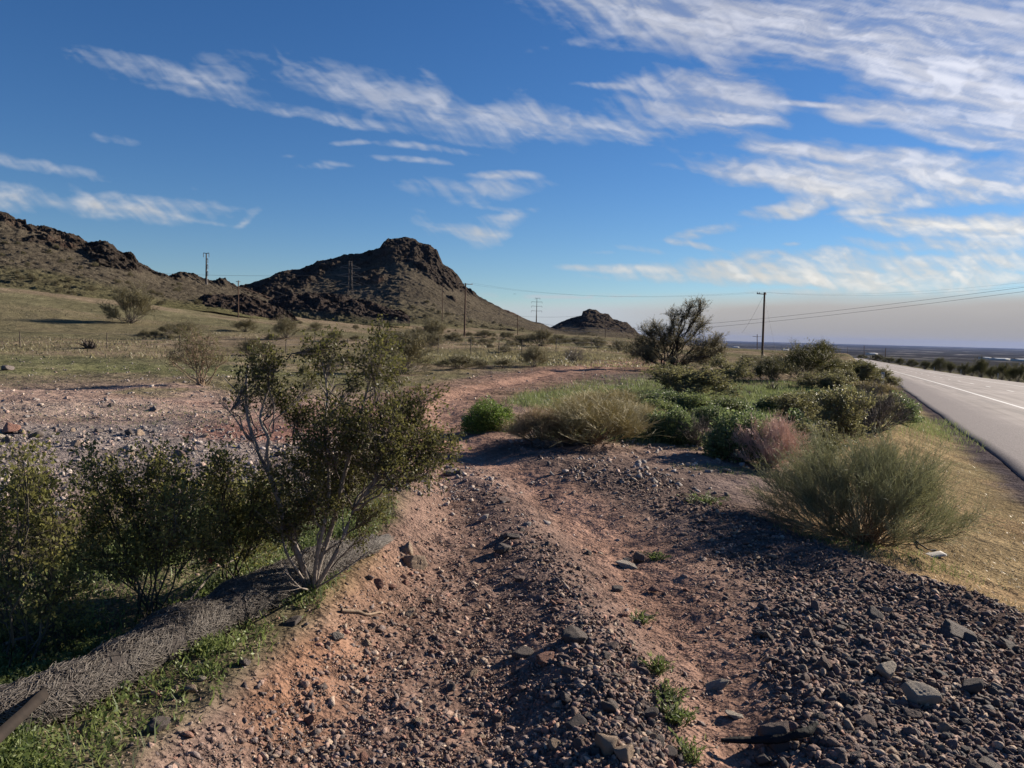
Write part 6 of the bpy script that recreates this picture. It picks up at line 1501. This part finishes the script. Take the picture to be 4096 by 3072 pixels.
# ---------------------------------------------------------------- marker posts
def marker(b, h, label, w=.09):
    g = Geo(); e = empty('marker_post', b, label, 'marker post', 'marker posts along the highway', rz=-.3)
    t = np.linspace(-.1, 1, 7); V = []
    for f in t: V += [[-w / 2, -.012, f * h], [0, -.022, f * h], [w / 2, -.012, f * h], [w / 2, .006, f * h], [-w / 2, .006, f * h]]
    F = [[s * 5 + k, s * 5 + (k + 1) % 5, s * 5 + 5 + (k + 1) % 5, s * 5 + 5 + k] for s in range(6) for k in range(5)] + [[30, 31, 32, 33], [30, 33, 34, 30]][:1]
    g.add(V, F, .6); g.build('post', M['plastic'], e)
    g = Geo(); g.box((0, -.026, h * .9), (w * .35, .003, h * .06), None, .9); g.build('reflector', M['galv'], e)
marker(at(882, 391), 1.0, 'pale grey marker post in front of the thicket on the near shoulder', .16); b = at(873.5, 380); marker(b, 1.25, 'short grey marker post half hidden in the thicket', .13)
for (px, py, lab) in ((934.3, 368.5, 'farthest white marker post on the far shoulder of the highway'), (961, 371.5, 'middle white marker post on the far shoulder of the highway'), (998, 375.5, 'nearest white marker post on the far shoulder of the highway')):
    v = ray(px, py); y = np.linspace(40, 420, 1500); x = v[0] / v[1] * y; s, t = road_st(x, y); k = np.nonzero(s > RW + .7)[0][0]
    b = np.array([x[k], y[k], 0]); b[2] = zg(b); marker(b, 1.1, lab, .13)

# ---------------------------------------------------------------- valley buildings and airliner
def shed(px, py, d, L, label):
    z = -54.0 if d > 2500 else -40; p = P(px, py, d); p[2] = zg(p); e = empty('warehouse', p, label, 'warehouse', 'white roofed sheds on the valley floor', rz=.15)
    g = Geo(); g.box((0, 0, 2), (L / 2, 22, 5), None, .5); g.build('wall', M['plastic'], e)
    g = Geo(); V = [[-L / 2 - 1, -23, 7], [L / 2 + 1, -23, 7], [L / 2 + 1, 0, 9], [-L / 2 - 1, 0, 9], [L / 2 + 1, 23, 7], [-L / 2 - 1, 23, 7]]; g.add(V, [[0, 1, 2, 3], [3, 2, 4, 5]], .9); g.build('roof', M['roofw'], e)
M['roofw'] = barkmat('white roof', (.5, .5, .5), (.62, .62, .62), 2, .4)
for q in [(1000, 359, 3000, 60, 'long bright white shed roof far out in the valley at the right'), (1019, 360.5, 2900, 36, 'short bright white shed at the right frame edge of the valley'), (985, 358, 3300, 28, 'small pale shed left of the long bright roof'), (826, 348, 4200, 34, 'pale shed seen just left of the far pole pair'), (872, 351, 4000, 40, 'small pale shed seen between the far pole pair'), (736, 342, 7000, 50, 'faint pale shed left of the tall reddish pole'), (785, 345, 5200, 36, 'faint pale shed right of the tall reddish pole')]: shed(*q)
c = P(514.6, 294, 14000); e = empty('airliner', c, 'tiny distant airliner low in the sky right of the butte', 'aircraft', rz=.1)
g = Geo(); g.tubes(np.array([[[-22, 0, 0], [-18, 0, 0], [0, 0, 0], [14, 0, .5], [22, 0, 1]]]), [[.4, 2, 2, 1.6, .3]], 8, tint=.2); g.build('fuselage', M['steel'], e)
for s in (-1, 1):
    g = Geo(); g.add([[-5, 0, -.5], [5, 0, -.5], [9, s * 18, 1], [6, s * 18, 1], [-5, 0, .1], [5, 0, .1], [9, s * 18, 1.2], [6, s * 18, 1.2]], [[0, 1, 2, 3], [7, 6, 5, 4], [0, 4, 5, 1], [2, 6, 7, 3], [1, 5, 6, 2], [3, 7, 4, 0]], .3); g.build('wing', M['steel'], e)
g = Geo(); g.add([[17, -.2, 1], [22, -.2, 1], [24, -.2, 7], [21, -.2, 7], [17, .2, 1], [22, .2, 1], [24, .2, 7], [21, .2, 7]], [[0, 1, 2, 3], [7, 6, 5, 4], [0, 4, 5, 1], [2, 6, 7, 3], [1, 5, 6, 2], [3, 7, 4, 0]], .3); g.build('tail_fin', M['steel'], e)
